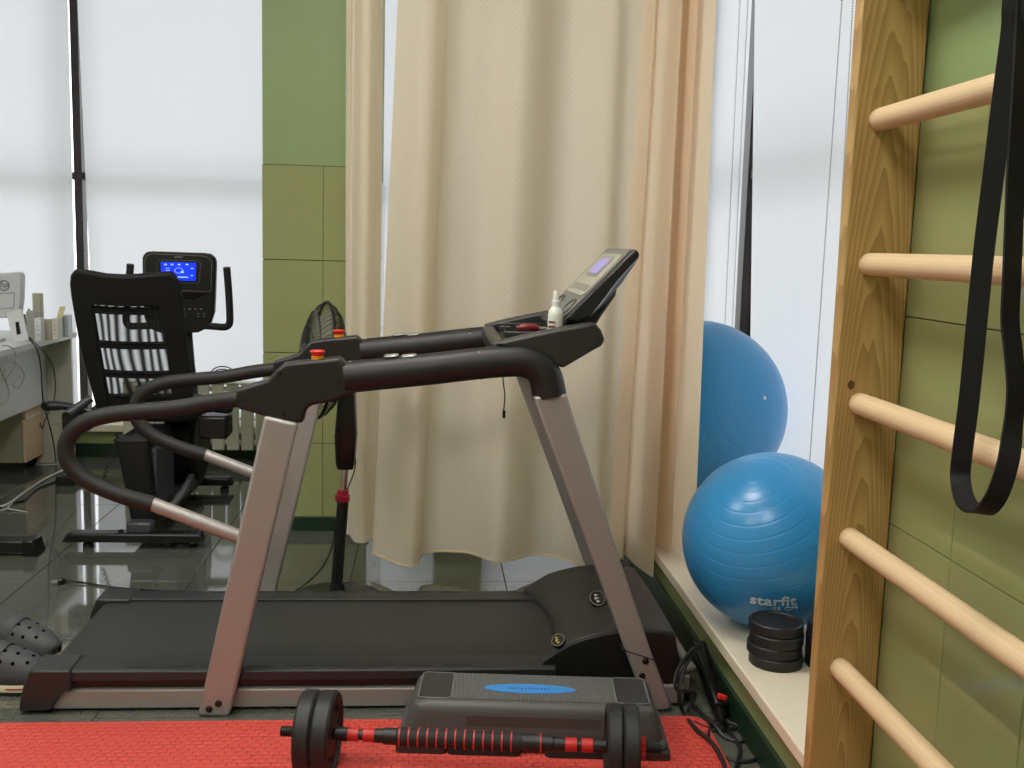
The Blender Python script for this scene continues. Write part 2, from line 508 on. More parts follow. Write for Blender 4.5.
b4 = blind('roller_blind', 'white roller blind hanging beside the wooden wall bars above the front ball', ((XB, edge((750, 320), (754.5, 0), .21), 0.21), (XB, 2.4, 0.21), (XB, 2.4, 2.99), (XB, edge((750, 320), (754.5, 0), 2.99), 2.99)), 'x')
for (xt, xb_), bl in (((740, 726), b3), ((748, 733.5), b3), ((842, 821), b4), ((853, 836.5), b4)):
    y0 = px(xb_, 300, XB - 0.03).y; y1 = px(xt, 0, XB - 0.03).y; za = px(xb_, 300, XB - 0.03).z; zb = px(xt, 0, XB - 0.03).z
    k = (y1 - y0) / (zb - za)
    chain(bl, XB - 0.03, y0 + k * (0.3 - za), 0.3, 2.98, dy=k * 2.68)

# ceiling lamps (square LED panels flush with the ceiling)
EMIT, N, L = nodes_of('lamp_diffuser')
N['Principled BSDF'].inputs['Emission Color'].default_value = (1.0, 0.97, 0.92, 1)
N['Principled BSDF'].inputs['Emission Strength'].default_value = LAMP_POWER
for i, (x, y, lb) in enumerate(((-1.9, 0.4, 'square ceiling lamp panel at the left rear'), (-0.3, 0.4, 'square ceiling lamp panel above the photographer'),
                  (-1.9, 2.4, 'square ceiling lamp panel over the left part of the floor'), (-0.3, 2.4, 'square ceiling lamp panel over the treadmill'))):
    t = thing('ceiling_lamp', lb, 'lamp', (x, y, 2.97), 'ceiling lamps')
    bm = nb(); bx(bm, x - .31, x + .31, y - .31, y + .31, 2.975, 3.0); obj('housing', bm, WHITEP, t)
    bm = nb(); bx(bm, x - .29, x + .29, y - .29, y + .29, 2.968, 2.975); obj('diffuser', bm, EMIT, t)

# ================================================================ CURTAINS
def curtain(name, label, hem, top, hemz, m, topz=2.99, n=7, nv=36, band=True):
    """hem / top: control points (x,y) in plan, same count"""
    H = catmull([(p[0], p[1], 0) for p in hem], n); T = catmull([(p[0], p[1], 0) for p in top], n)
    bm = nb(); uvl = bm.loops.layers.uv.new('UVMap'); G = []
    s = [0.0]
    for i in range(1, len(H)): s.append(s[-1] + (H[i] - H[i - 1]).length)
    for j in range(nv + 1):
        v = j / nv; row = []
        for i in range(len(H)):
            z0 = hemz(H[i].x) if callable(hemz) else hemz
            p = H[i].lerp(T[i], v ** 0.9); p.z = z0 + (topz - z0) * v
            p.y += 0.006 * math.sin(s[i] * 9 + v * 7)
            row.append(bm.verts.new(p))
        G.append(row)
    for j in range(nv):
        for i in range(len(H) - 1):
            f = bm.faces.new((G[j][i], G[j][i + 1], G[j + 1][i + 1], G[j + 1][i]))
            for l, (a, b) in zip(f.loops, ((i, j), (i + 1, j), (i + 1, j + 1), (i, j + 1))):
                l[uvl].uv = (s[a], b / nv * 2.9)
    c = obj(name, bm, m, smooth=80)
    tag(c, label, 'curtain')
    if band:
        bm = nb(); pts = [H[i] + Vector((0, 0, hemz(H[i].x) if callable(hemz) else hemz)) for i in range(len(H))]
        for p, q_ in zip(pts, range(len(pts))): p.y += 0.006 * math.sin(s[q_] * 9)
        tube(bm, pts, 0.004, 6); obj('hem', bm, mat('curtain_hem', (206, 186, 146), 0.9), c)
    return c
CUR = cloth('cream_curtain', (238, 228, 208), 0.48, (1.0, 0.95, 0.86))
CURP = cloth('peach_curtain', (240, 226, 204), 0.5, (1.0, 0.91, 0.78))
# wide middle curtain
hem = [(-.205, 3.90), (-.15, 3.83), (-.09, 3.74), (-.045, 3.72), (-.02, 3.78), (-.012, 3.86), (.03, 3.895), (.10, 3.885), (.173, 3.855), (.245, 3.77), (.285, 3.755), (.33, 3.785), (.41, 3.87), (.47, 3.875), (.525, 3.845), (.585, 3.75), (.635, 3.72), (.69, 3.78), (.76, 3.80)]
top = [(-.10, 3.86), (-.06, 3.83), (-.02, 3.80), (.02, 3.81), (.06, 3.84), (.09, 3.85), (.13, 3.86), (.18, 3.85), (.24, 3.84), (.29, 3.81), (.34, 3.79), (.39, 3.81), (.45, 3.85), (.50, 3.86), (.55, 3.83), (.60, 3.79), (.65, 3.77), (.70, 3.80), (.77, 3.80)]
curtain('curtain', 'wide cream patterned curtain hanging in soft folds behind the treadmill console', hem, top, lambda x: 0.065 + 0.008 * math.sin(x * 9), CUR)
# narrow left curtain, gathered
hem = [(-.318, 4.02), (-.31, 3.98), (-.295, 3.96), (-.27, 3.87), (-.235, 3.85), (-.215, 3.88), (-.20, 3.93), (-.18, 3.96)]
top = [(-.318, 3.93), (-.30, 3.91), (-.285, 3.93), (-.25, 3.86), (-.225, 3.85), (-.21, 3.88), (-.195, 3.91), (-.185, 3.94)]
curtain('curtain', 'narrow cream curtain strip gathered beside the green column', hem, top, 0.11, CUR, band=False)
# gathered peach curtain at the right end
hem = [(.69, 3.74), (.715, 3.715), (.738, 3.70), (.742, 3.76), (.752, 3.72), (.768, 3.60), (.800, 3.47), (.802, 3.53), (.806, 3.60), (.825, 3.56), (.857, 3.46), (.862, 3.50), (.862, 3.58), (.878, 3.52), (.902, 3.40), (.912, 3.35)]
top = [(.735, 3.68), (.755, 3.655), (.772, 3.64), (.776, 3.68), (.783, 3.65), (.795, 3.57), (.815, 3.475), (.818, 3.52), (.822, 3.57), (.835, 3.54), (.858, 3.46), (.862, 3.49), (.866, 3.55), (.876, 3.50), (.888, 3.42), (.893, 3.38)]
curtain('curtain', 'peach curtain gathered in narrow vertical folds beside the blue balls', hem, top, lambda x: 0.105 if x < 0.802 else min(0.196, 0.105 + (x - 0.802) * 12), CURP, n=8, band=False)

# ================================================================ TREADMILL
YN, YF = 2.63, 3.33           # outer faces of the near and far uprights
YC = (YN + YF) / 2
tm = thing('treadmill', 'large black and silver treadmill standing across the room', 'treadmill', (0, YC, 0))
BELT = mat('walking_belt', (44, 44, 41), 0.6, bump=0.25, bscale=700, var=0.06, vscale=40)
STRIP = mat('foot_rail', (42, 43, 44), 0.42, bump=0.2, bscale=400, stretch=(0.05, 4, 1))
SIDEM = mat('deck_side', (36, 30, 29), 0.35)
BRONZE = mat('upright_metal', (160, 156, 152), 0.42, 0.35, bump=0.04, bscale=900)
GRIPF = mat('foam_grip', (28, 27, 25), 0.6, bump=0.2, bscale=700)
RED_BTN = mat('button_red', (215, 45, 40), 0.35); YEL_BTN = mat('button_yellow', (228, 150, 30), 0.4)
BADGE = mat('badge_black', (14, 14, 14), 0.25); GOLD = mat('badge_gold', (190, 180, 90), 0.4)
def mir(y): return 2 * YC - y
DZ = 0.117
x0 = py(60, 671, 2.66).x; x1 = 0.36
# frame rails, belt, deck, foot rails
for near in (1, 0):
    ya, yb = (2.668, 2.715) if near else (mir(2.715), mir(2.668))
    bm = nb(); bx(bm, py(52, 700, 2.668).x, 0.72, ya, yb, 0.006, 0.060); obj('frame_rail', bm, SILVER, tm, bevel=0.006)
    ya, yb = (2.662, 2.752) if near else (mir(2.752), mir(2.662))
    bm = nb()
    poly = [(ya, DZ - .03), (yb, DZ - .03), (yb, DZ), (ya + .01, DZ), (ya, DZ - .006)] if near else [(ya, DZ - .03), (yb, DZ - .03), (yb, DZ - .006), (yb - .01, DZ), (ya, DZ)]
    prism(bm, poly, x0, x1, 'x'); fr = obj('foot_rail', bm, STRIP, tm, bevel=0.002)
    bm = nb()
    for k in range(9):
        xs = -0.75 + k * 0.105
        yy = ya + .02 if near else yb - .02
        quadbox(bm, (xs, yy, DZ + .0004), (0.075, 0.006, 0.001))
    obj('grip_slots', bm, RUBBER, fr, smooth=0)
bm = nb(); bx(bm, x0 + .02, 0.45, 2.68, mir(2.68), DZ - .055, DZ - .022); obj('deck', bm, SIDEM, tm, bevel=0.003)
bm = nb()
xr, xf, r = x0 - 0.035, 0.46, 0.024
prof = []
for k in range(9):
    a = PI / 2 + PI * k / 8; prof.append((xr + r * math.cos(a), DZ - 0.008 - r + r * math.sin(a)))
for k in range(9):
    a = -PI / 2 + PI * k / 8; prof.append((xf + r * math.cos(a), DZ - 0.008 - r + r * math.sin(a)))
prism(bm, prof, 2.752, mir(2.752), 'y'); obj('belt', bm, BELT, tm)
bm = nb(); cyl(bm, (xr, 2.70, DZ - .032), (xr, mir(2.70), DZ - .032), 0.021, 20); obj('rear_roller', bm, RUBBER, tm)
# rear end caps
cap = xz([(28.7, 670.7), (69.7, 670.7), (71, 688.5), (61.5, 694), (52, 708), (50.6, 711), (17.8, 711.8), (22, 688.5)], 2.65)
for ya, yb in ((2.65, 2.765), (mir(2.765), mir(2.65))):
    bm = nb(); prism(bm, cap, ya, yb); obj('end_cap', bm, mat('cap_plastic', (40, 39, 39), 0.42, bump=0.1, bscale=800), tm, bevel=0.006)
bm = nb(); quadbox(bm, (py(60, 700, 2.7).x - .02, YC, 0.05), (0.03, 0.5, 0.05)); obj('rear_crossbar', bm, BLACK, tm)
for xf_ in (-0.66, 0.3):
    for yy in (2.70, mir(2.70)):
        bm = nb(); lathe(bm, [(0.022, 0), (0.024, 0.004), (0.02, 0.008), (0.006, 0.009), (0.006, 0.02)], 16, Matrix.Translation((xf_ - .0, yy, 0.0))); obj('levelling_foot', bm, RUBBER, tm)
# motor hood
HN, HF = 2.69, mir(2.69)
topn = xz([(543, 659), (556, 650), (571, 641), (588, 635.5), (606, 631.5), (625, 629.3), (642, 629), (660, 630), (675, 632.5)], HN)
rows = []
nY = 17
for j in range(nY):
    t = j / (nY - 1); y = HN + (HF - HN) * t
    crown = 0.006 * math.sin(PI * t)
    arch = 0.065 * (math.sin(PI * t) ** 0.6)
    ring = []
    n = len(topn)
    for i, (x, z) in enumerate(topn):
        u = i / (n - 1)
        ring.append(Vector((x + arch * (1 - u) ** 1.4, y, z + crown * u + 0.0)))
    ring.append(Vector((topn[-1][0] + 0.02, y, 0.10)))
    ring.append(Vector((topn[-1][0] + 0.018, y, 0.06)))
    ring.append(Vector((topn[0][0] + arch + 0.0, y, 0.085)))
    ring.append(Vector((topn[0][0] + arch - 0.004, y, topn[0][1] - 0.01)))
    rows.append(ring)
bm = nb(); loft(bm, rows); hood = obj('motor_hood', bm, mat('hood_plastic', (46, 45, 43), 0.5, bump=0.12, bscale=700), tm, smooth=35, bevel=0.004)
for y_ in (HN - .005, HF + .005):
    poly = [(x, z - 0.004) for x, z in topn] + [(topn[-1][0] + .018, 0.05), (topn[0][0] - .01, 0.085)]
    bm = nb(); prism(bm, poly, y_ - .006, y_ + .006); obj('hood_side', bm, BLACK, tm, bevel=0.002)
def on_hood(pxx, pyy, d=0.0):
    """point on the hood top under a pixel"""
    r = ray(pxx, pyy); best = None
    for k in range(400):
        y = HN + (HF - HN) * k / 399; p = CAMP + r * (y / r.y)
        zs = None
        for (xa_, za), (xb_, zb) in zip(topn[:-1], topn[1:]):
            if xa_ <= p.x <= xb_: zs = za + (zb - za) * (p.x - xa_) / (xb_ - xa_)
        if zs is None: continue
        zs += 0.005
        if best is None or abs(p.z - zs) < best[0]: best = (abs(p.z - zs), p, zs)
    return best[1]
def badge(cpx, rx, ry, nrm, name, kind):
    c = on_hood(*cpx) + Vector(nrm).normalized() * 0.004
    nrm = Vector(nrm).normalized(); u = Vector((0, 1, 0)); u = (u - nrm * u.dot(nrm)).normalized(); v = nrm.cross(u)
    bm = nb(); loft(bm, [[c + u * rx * math.cos(a) + v * ry * math.sin(a) + nrm * h for a in [2 * PI * k / 28 for k in range(28)]] for h in (-0.006, 0.003)])
    b_ = obj(name, bm, BADGE, tm, bevel=0.001)
    bm = nb(); tube(bm, [c + u * rx * .9 * math.cos(a) + v * ry * .9 * math.sin(a) + nrm * .0035 for a in [2 * PI * k / 28 for k in range(28)]], 0.0012, 5, closed=True)
    obj('ring', bm, SILVER, b_)
    bm = nb()
    for s, l in ((-.4, .5), (0, .75), (.4, .5)):
        quadbox(bm, c + u * rx * s + nrm * .0035, (rx * .18, rx * .18, 0.001), None)
        quadbox(bm, c + u * rx * s + v * ry * .35 * l + nrm * .0035, (0.004, ry * .5, 0.0015), Matrix((v, u, nrm)).transposed())
    obj('emblem', bm, GOLD if kind else WHITEP, b_, smooth=0)
badge((598, 600), 0.042, 0.024, (-0.25, -0.25, 1), 'badge', 0)
badge((559, 642), 0.034, 0.020, (-0.5, -0.1, 1), 'badge', 1)
# uprights (near built from its outline, far is the same at the other side)
legR = xz([(197.4, 716.5), (227.5, 717.5), (230.5, 712), (297.5, 424), (264, 416)], YN)
legF = xz([(585.8, 540), (613.5, 540), (650.6, 650), (672, 706), (669, 710.5), (648, 711.5), (627, 655)], YN)
ft = xz([(533, 397), (567, 394)], YN)
legF = [ft[0], ft[1]] + [legF[1]] + legF[2:6] + [legF[6], legF[0]]
for ya, yb in ((YN, YN + .036), (YF - .036, YF)):
    bm = nb(); prism(bm, legR, ya, yb); a_ = obj('upright', bm, BRONZE, tm, bevel=0.008, bseg=3)
    bm = nb(); prism(bm, legF, ya, yb); b_ = obj('upright', bm, BRONZE, tm, bevel=0.008, bseg=3)
    for leg, pts in ((a_, ((209, 709), (218.5, 703.5))), (b_, ((645.5, 661), (642, 676)))):
        for q in pts:
            p = py(q[0], q[1], YN); yo = ya if ya == YN else yb
            s = -1 if ya == YN else 1
            bm = nb(); lathe(bm, [(0.0, 0.006), (0.005, 0.006), (0.009, 0.003), (0.0095, -0.002)], 14, along((p.x, yo, p.z), (0, s, 0))); obj('bolt', bm, BADGE, leg)
    # collar line of the front upright
    p = py(639, 655, YN)
    bm = nb(); quadbox(bm, (p.x, (ya + yb) / 2, p.z), (0.092, 0.039, 0.003), Matrix.Rotation(math.radians(18), 3, 'Y')); obj('sleeve_joint', bm, DGREY, b_)
# front feet and transport wheels
bm = nb(); bx(bm, 0.60, 0.745, 2.70, 2.74, 0.02, 0.075); obj('front_foot', bm, SILVER, tm, bevel=0.006)
bm = nb(); bx(bm, 0.60, 0.745, mir(2.74), mir(2.70), 0.02, 0.075); obj('front_foot', bm, SILVER, tm, bevel=0.006)
for yy in (2.755, mir(2.755)):
    bm = nb(); cyl(bm, (0.725, yy - .014, 0.035), (0.725, yy + .014, 0.035), 0.035, 20); obj('transport_wheel', bm, mat('wheel_grey', (120, 120, 120), 0.5), tm, bevel=0.004)
bm = nb(); tube(bm, catmull([(0.71, 2.72, 0.085), (0.745, 2.72, 0.09), (0.757, 2.74, 0.08), (0.757, 2.80, 0.075), (0.757, mir(2.80), 0.075)], 5), 0.013, 10); obj('front_tube', bm, SILVER, tm)

# handrails
YH = 2.665
def rails(far):
    sh = (lambda v: Vector((v.x, mir(v.y), v.z))) if far else (lambda v: v)
    P = lambda x, y: sh(py(x, y, YH))
    # thick arm running to the console and bending down into the front upright
    arm = [P(345, 377.5), P(380, 374), P(430, 369), P(479, 363.5), P(512, 361), P(528, 362.5), P(540, 368.5), P(546.0, 379), P(549.5, 396)]
    bm = nb(); tube(bm, catmull(arm, 6), [0.0415] * 30 + [0.0415 + 0.0045 * k / 18 for k in range(19)], 20, ex=0.92); a = obj('handrail', bm, mat('rail_plastic', (24, 23, 22), 0.48, bump=0.15, bscale=800), tm)
    bm = nb(); q = P(479, 363.5); q2 = P(480.2, 363.4); tube(bm, [q, q2], 0.0425, 20, ex=0.885); obj('seam_ring', bm, BADGE, a)
    q = P(351, 377); q2 = P(352.4, 376.9)
    bm = nb(); tube(bm, [q, q2], 0.0420, 20, ex=0.885); obj('seam_ring', bm, SILVER, a)
    # pulse sensors
    for xa_, xb_ in ((384, 399), (401.5, 416.5)):
        bm = nb(); A, B_ = P(xa_, 356.6), P(xb_, 355.2)
        tube(bm, [A.lerp(B_, t) for t in (0, .15, .5, .85, 1)], [0.006, .010, .010, .010, .006], 12, ey=0.55, ex=1.6); obj('pulse_sensor', bm, mat('sensor_grey', (150, 150, 146), 0.35, 0.4), a)
    # joint housing
    hp = xz([(235.5, 390), (250, 385), (267, 380), (275, 371), (283, 364), (300, 361.5), (322, 359.5), (339.5, 357.6), (345, 363), (351, 378), (357, 394), (345, 397), (334, 402), (320, 404), (310, 406), (305, 412), (302.5, 424), (267, 417.6), (250, 412.5), (235.5, 408.5)], 2.64)
    bm = nb(); y0, y1 = 2.64, 2.692
    if far: y0, y1 = mir(2.692), mir(2.64)
    prism(bm, hp, y0, y1); h = obj('joint_housing', bm, mat('housing_plastic', (28, 27, 26), 0.42, bump=0.1, bscale=800), tm, bevel=0.009, bseg=3)
    for q in ((241, 400), (280, 373.5), (338.5, 381), (284, 414)):
        p = py(q[0], q[1], 2.64); yy = y1 if far else y0
        bm = nb(); cyl(bm, (p.x, yy - .003, p.z), (p.x, yy + .003, p.z), 0.0048, 12); obj('screw_hole', bm, BADGE, h)
    # emergency button
    bq = P(317.5, 360.5)
    bm = nb(); lathe(bm, [(0.016, 0), (0.0155, 0.012), (0.013, 0.013)], 20, Matrix.Translation(bq - Vector((0, 0, .001)))); e = obj('stop_button', bm, YEL_BTN, tm)
    bm = nb(); lathe(bm, [(0.013, 0.012), (0.0135, 0.015), (0.019, 0.021), (0.0195, 0.024), (0.017, 0.0265), (0.0, 0.027)], 22, Matrix.Translation(bq)); obj('red_cap', bm, RED_BTN, e)
    # rear loop: foam tube, then bare metal
    lp = [(240, 399), (215, 401.5), (178, 408), (140, 411.5), (112, 414.5), (90, 420), (74, 430), (66, 445), (69, 463), (88, 481), (120, 495), (153, 504.5)]
    bm = nb(); path = catmull([P(*q) for q in lp], 6); tube(bm, path, 0.0212, 16); obj('rear_handle', bm, GRIPF, tm)
    bm = nb(); tube(bm, [P(152, 504), P(242, 537.5)], 0.0185, 16); obj('metal_tube', bm, BRONZE, tm)
    bm = nb(); p = P(243, 533); quadbox(bm, p, (0.018, 0.045, 0.10), Matrix.Rotation(math.radians(14), 3, 'Y')); obj('tube_bracket', bm, DGREY, tm, bevel=0.005)
rails(False); rails(True)

# console base with tray
prof = xz([(495, 343.5), (520, 337), (548, 331), (575, 326), (595, 322.5), (601, 330), (605, 340), (601, 346), (590, 352), (563, 368), (545, 361), (520, 352)], 2.66)
CT = mat('console_plastic', (42, 42, 42), 0.4, bump=0.1, bscale=800)
for ya, yb in ((2.652, 2.72), (mir(2.72), mir(2.652))):
    bm = nb(); prism(bm, prof, ya, yb); obj('tray_cheek', bm, CT, tm, bevel=0.008, bseg=3)
low = xz([(495, 352), (563, 344), (563, 331), (597, 326), (604, 340), (590, 352), (563, 366), (520, 356)], 2.66)
bm = nb(); prism(bm, low, 2.715, mir(2.715)); obj('tray', bm, BLACK, tm, bevel=0.006)
b0 = py(497, 343, 2.66); 
bm = nb(); bx(bm, b0.x - .01, b0.x + .03, 2.715, mir(2.715), b0.z - .05, b0.z - .002); obj('tray_lip', bm, CT, tm, bevel=0.01, bseg=3)
tz = py(540, 345, 2.66).z + .002
for yy in (2.83, 3.02, 3.14):
    bm = nb(); bx(bm, b0.x + .03, py(563, 340, 2.66).x, yy - .006, yy + .006, tz, tz + .018); obj('tray_divider', bm, CT, tm, bevel=0.003)
# display head
KN, KF = 2.755, 3.17
hpf = [(565, 319), (634.5, 249), (638.5, 251), (640, 256), (634, 266), (618, 288), (606, 303), (594, 314), (580, 322)]
hx = xz(hpf, KN)
bm = nb(); prism(bm, hx, KN, KF); head = obj('display_head', bm, mat('head_dark', (30, 31, 33), 0.32, bump=0.05, bscale=800), tm, bevel=0.012, bseg=3)
A = Vector((hx[0][0], 0, hx[0][1])); B_ = Vector((hx[1][0], 0, hx[1][1])); d = (B_ - A); LEN = d.length; d.normalize(); nn = Vector((-d.z, 0, d.x))
Rf = Matrix((d, Vector((0, 1, 0)), nn)).transposed()
def face_pt(t, y, h): return A + d * (LEN * t) + nn * h + Vector((0, y, 0))
def face_plate(name, t0, t1, y0, y1, h, th, m, rr=0.015, parent=None):
    c = face_pt((t0 + t1) / 2, (y0 + y1) / 2, h)
    pl = rrect((t1 - t0) * LEN, y1 - y0, rr)
    bm = nb(); loft(bm, [[c + Rf @ Vector((u, v, k)) for u, v in pl] for k in (-th / 2, th / 2)])
    return obj(name, bm, m, parent or tm, smooth=30)
face_plate('bezel', 0.02, 0.985, KN + .01, KF - .01, 0.001, 0.006, mat('bezel_grey', (112, 112, 108), 0.4), 0.03)
pan = face_plate('control_panel', 0.30, 0.90, KN + .035, KF - .035, 0.0045, 0.003, mat('panel_beige', (172, 168, 152), 0.45), 0.03)
face_plate('screen_surround', 0.56, 0.86, KN + .11, KF - .11, 0.0065, 0.002, mat('panel_grey', (140, 138, 126), 0.4), 0.02, pan)
face_plate('screen', 0.60, 0.82, KN + .13, KF - .13, 0.008, 0.002, mat('lcd_lilac', (150, 140, 200), 0.2, emit=(150, 140, 215), estr=0.35), 0.006, pan)
for yy in (KN + .09, KF - .09):
    bm = nb(); c = face_pt(0.13, yy, 0.004); tube(bm, [c + Rf @ Vector((0.028 * math.cos(a), 0.045 * math.sin(a), 0)) for a in [2 * PI * k / 24 for k in range(24)]], 0.003, 6, closed=True); obj('speaker_ring', bm, DGREY, pan)
for k in range(6):
    bm = nb(); c = face_pt(0.40, KN + .08 + k * .05, 0.007); quadbox(bm, c, (0.022, 0.03, 0.003), Rf); obj('key', bm, mat('key_grey', (150, 146, 134), 0.5), pan, bevel=0.001)
# blue-grey back shell
bk = xz([(638, 258), (622, 283), (604, 303), (592, 314), (600, 304), (618, 280)], KN - .002)
bm = nb(); prism(bm, [(x + .0, z) for x, z in bk], KN - .004, KN + .006); obj('shell_inlay', bm, mat('shell_blue_grey', (96, 102, 116), 0.35), tm, bevel=0.002)
nk = xz([(566, 317), (596, 300), (618, 286), (616, 296), (602, 316), (596, 326), (566, 326)], 2.80)
bm = nb(); prism(bm, nk, 2.80, 3.12); obj('display_neck', bm, BLACK, tm, bevel=0.01)
# safety cord
c0 = py(503, 377, 2.66)
bm = nb(); tube(bm, catmull([c0, c0 + Vector((.002, 0, -.02)), c0 + Vector((.006, 0, -.05)), c0 + Vector((.004, 0, -.09))], 5), 0.0018, 6)
obj('safety_cord', bm, CORD, tm)
bm = nb(); quadbox(bm, c0 + Vector((.005, 0, -.098)), (0.008, 0.005, 0.02)); obj('safety_clip', bm, BADGE, tm, bevel=0.001)

# things on the tray
bc = py(555.5, 320, 2.772); bz = tz + .0
t = thing('spray_bottle', 'small white spray bottle standing on the treadmill console tray', 'bottle', (bc.x, 2.772, tz))
M = Matrix.Translation((bc.x, 2.772, tz))
ht = py(556, 291, 2.772).z - tz
BOT = mat('bottle_white', (222, 226, 212), 0.35)
bm = nb(); lathe(bm, [(0.0, 0), (0.019, 0), (0.021, 0.004), (0.021, ht * .52), (0.0195, ht * .60), (0.014, ht * .66), (0.0115, ht * .70), (0.0115, ht * .71)], 24, M); bb = obj('body', bm, BOT, t)
bm = nb(); lathe(bm, [(0.012, ht * .70), (0.012, ht * .80), (0.0085, ht * .815), (0.0085, ht * .85)], 20, M); obj('collar', bm, WHITEP, t)
bm = nb(); lathe(bm, [(0.0085, ht * .84), (0.008, ht * .97), (0.006, ht), (0, ht)], 16, M); obj('nozzle', bm, BOT, t)
bm = nb()
for k in range(3):
    for a in range(6):
        ang = math.radians(-150 + a * 10); quadbox(bm, M @ Vector((0.0212 * math.cos(ang), 0.0212 * math.sin(ang), ht * (.2 + k * .09))), (0.0012, 0.003, 0.006), Matrix.Rotation(ang, 3, 'Z'))
obj('printed_lettering', bm, mat('print_maroon', (130, 50, 50), 0.5), bb, smooth=0)
p = py(527, 323, 2.93);
t = thing('marker_clip', 'dark red plastic clip lying on the treadmill console tray', 'clip', (p.x, 2.93, tz))
bm = nb(); tube(bm, [Vector((p.x - .03, 2.93, tz + .02)), Vector((p.x - .01, 2.93, tz + .022)), Vector((p.x + .02, 2.93, tz + .022)), Vector((p.x + .035, 2.93, tz + .02))], [0.006, .011, .010, .006], 12); obj('body', bm, mat('dark_red', (120, 30, 34), 0.35), t)
bm = nb(); cyl(bm, (p.x + .034, 2.93, tz + .02), (p.x + .06, 2.93, tz + .02), 0.004, 8); obj('metal_tip', bm, CHROME, t)
bm = nb(); tube(bm, catmull([(p.x - .03, 2.93, tz + .02), (p.x - .06, 2.92, tz + .03), (p.x - .066, 2.88, tz + .014), (p.x - .05, 2.84, tz + .006), (p.x - .01, 2.83, tz + .02), (p.x + .02, 2.86, tz + .004)], 6), 0.0022, 6); obj('cord', bm, CORD, t)

# ================================================================ WALL BARS
PINE = wood_mat('pine_board', (190, 158, 100), (162, 128, 74), axis=2, scale=62, dist=5.0)
RUNGW = wood_mat('rung_wood', (222, 196, 156), (214, 186, 146), axis=1, scale=50, dist=3.0)
BYF = 1.90
wb = thing('stall_bars', 'pine wall bars with round rungs mounted on the tiled wall', 'gym ladder', (0.84, 1.4, 0))
def knot_mat():
    return mat('knot_brown', (96, 58, 28), 0.5)
for ya, yb in ((BYF, BYF + .036), (BYF - .92, BYF - .884)):
    bm = nb(); bx(bm, 0.776, 0.9035, ya, yb, 0.0, 2.5); sb = obj('side_board', bm, PINE, wb, bevel=0.004)
    if ya == BYF:
        k = py(851, 385, BYF)
        bm = nb(); loft(bm, [[Vector((k.x + r_ * 0.9 * math.cos(a), BYF - h, k.z + r_ * 1.25 * math.sin(a))) for a in [2 * PI * i / 14 for i in range(14)]] for r_, h in ((.0075, -.002), (.0073, .0003), (.004, .0006))])
        obj('knot', bm, knot_mat(), sb)
zr = [0.437 + k * 0.2653 for k in range(-1, 8)]
for z in zr:
    bm = nb(); prof = [(0.0, 0), (0.0205, 0), (0.0212, 0.002), (0.0212, 0.92 - .002), (0.0205, 0.92), (0, 0.92)]
    lathe(bm, [(0.0212, 0), (0.0212, 0.89)], 24, along((0.8245, BYF - .889, z), (0, 1, 0))); obj('rung', bm, RUNGW, wb)

# resistance band hanging in front of the rungs
bp = [(1019, -40), (1012, 30), (1004, 90), (994, 170), (984, 250), (976, 330), (969, 400), (962, 455), (960.5, 480), (966, 502), (981, 512), (996, 497), (1008, 462), (1013, 425), (1016, 390), (1013, 350), (1010, 320), (1012, 270), (1016, 170), (1021, 90), (1026, 0), (1030, -40)]
XBD = 0.755
ctr = []
for i, q in enumerate(bp):
    xd = XBD + (0.012 if i > 11 else 0.0) - (0.02 if 9 <= i <= 12 else 0)
    ctr.append(px(q[0], q[1], xd))
ZR = 0.437 + 6 * 0.2653          # the band hangs over this rung, above the picture
yl, yr = 1.365, 1.325
def over(y): return [Vector((0.797, y, ZR - .004)), Vector((0.803, y, ZR + .018)), Vector((0.8245, y, ZR + .0265)), Vector((0.846, y, ZR + .018)), Vector((0.852, y, ZR - .006))]
ctr = [Vector((.848, (yl + yr) / 2, ZR - .03))] + over(yl)[::-1] + [c for c in ctr] + over(yr) + [Vector((.846, (yl + yr) / 2 - .004, ZR - .034))]
path = catmull(ctr, 6)
bm = nb(); rings = []
for i, p in enumerate(path):
    t_ = (path[min(i + 1, len(path) - 1)] - path[max(i - 1, 0)]).normalized()
    kk = min(1, max(0, (i / (len(path) - 1) - .45) / .12)); wv = Vector((0.75, -0.66 + .78 * kk, 0)).normalized(); wv = (wv - t_ * wv.dot(t_)).normalized(); nv_ = t_.cross(wv)
    hw, th = 0.0135, 0.0022
    # at the bottom of the loop the band turns edge-on
    rings.append([p + wv * hw + nv_ * th, p - wv * hw + nv_ * th, p - wv * hw - nv_ * th, p + wv * hw - nv_ * th])
loft(bm, rings)
tag(obj('resistance_band', bm, mat('band_rubber', (17, 17, 17), 0.7, bump=0.15, bscale=300, spec=0.3), smooth=35, bevel=0.0008), 'black rubber resistance band looped over the wall bars', 'resistance band')

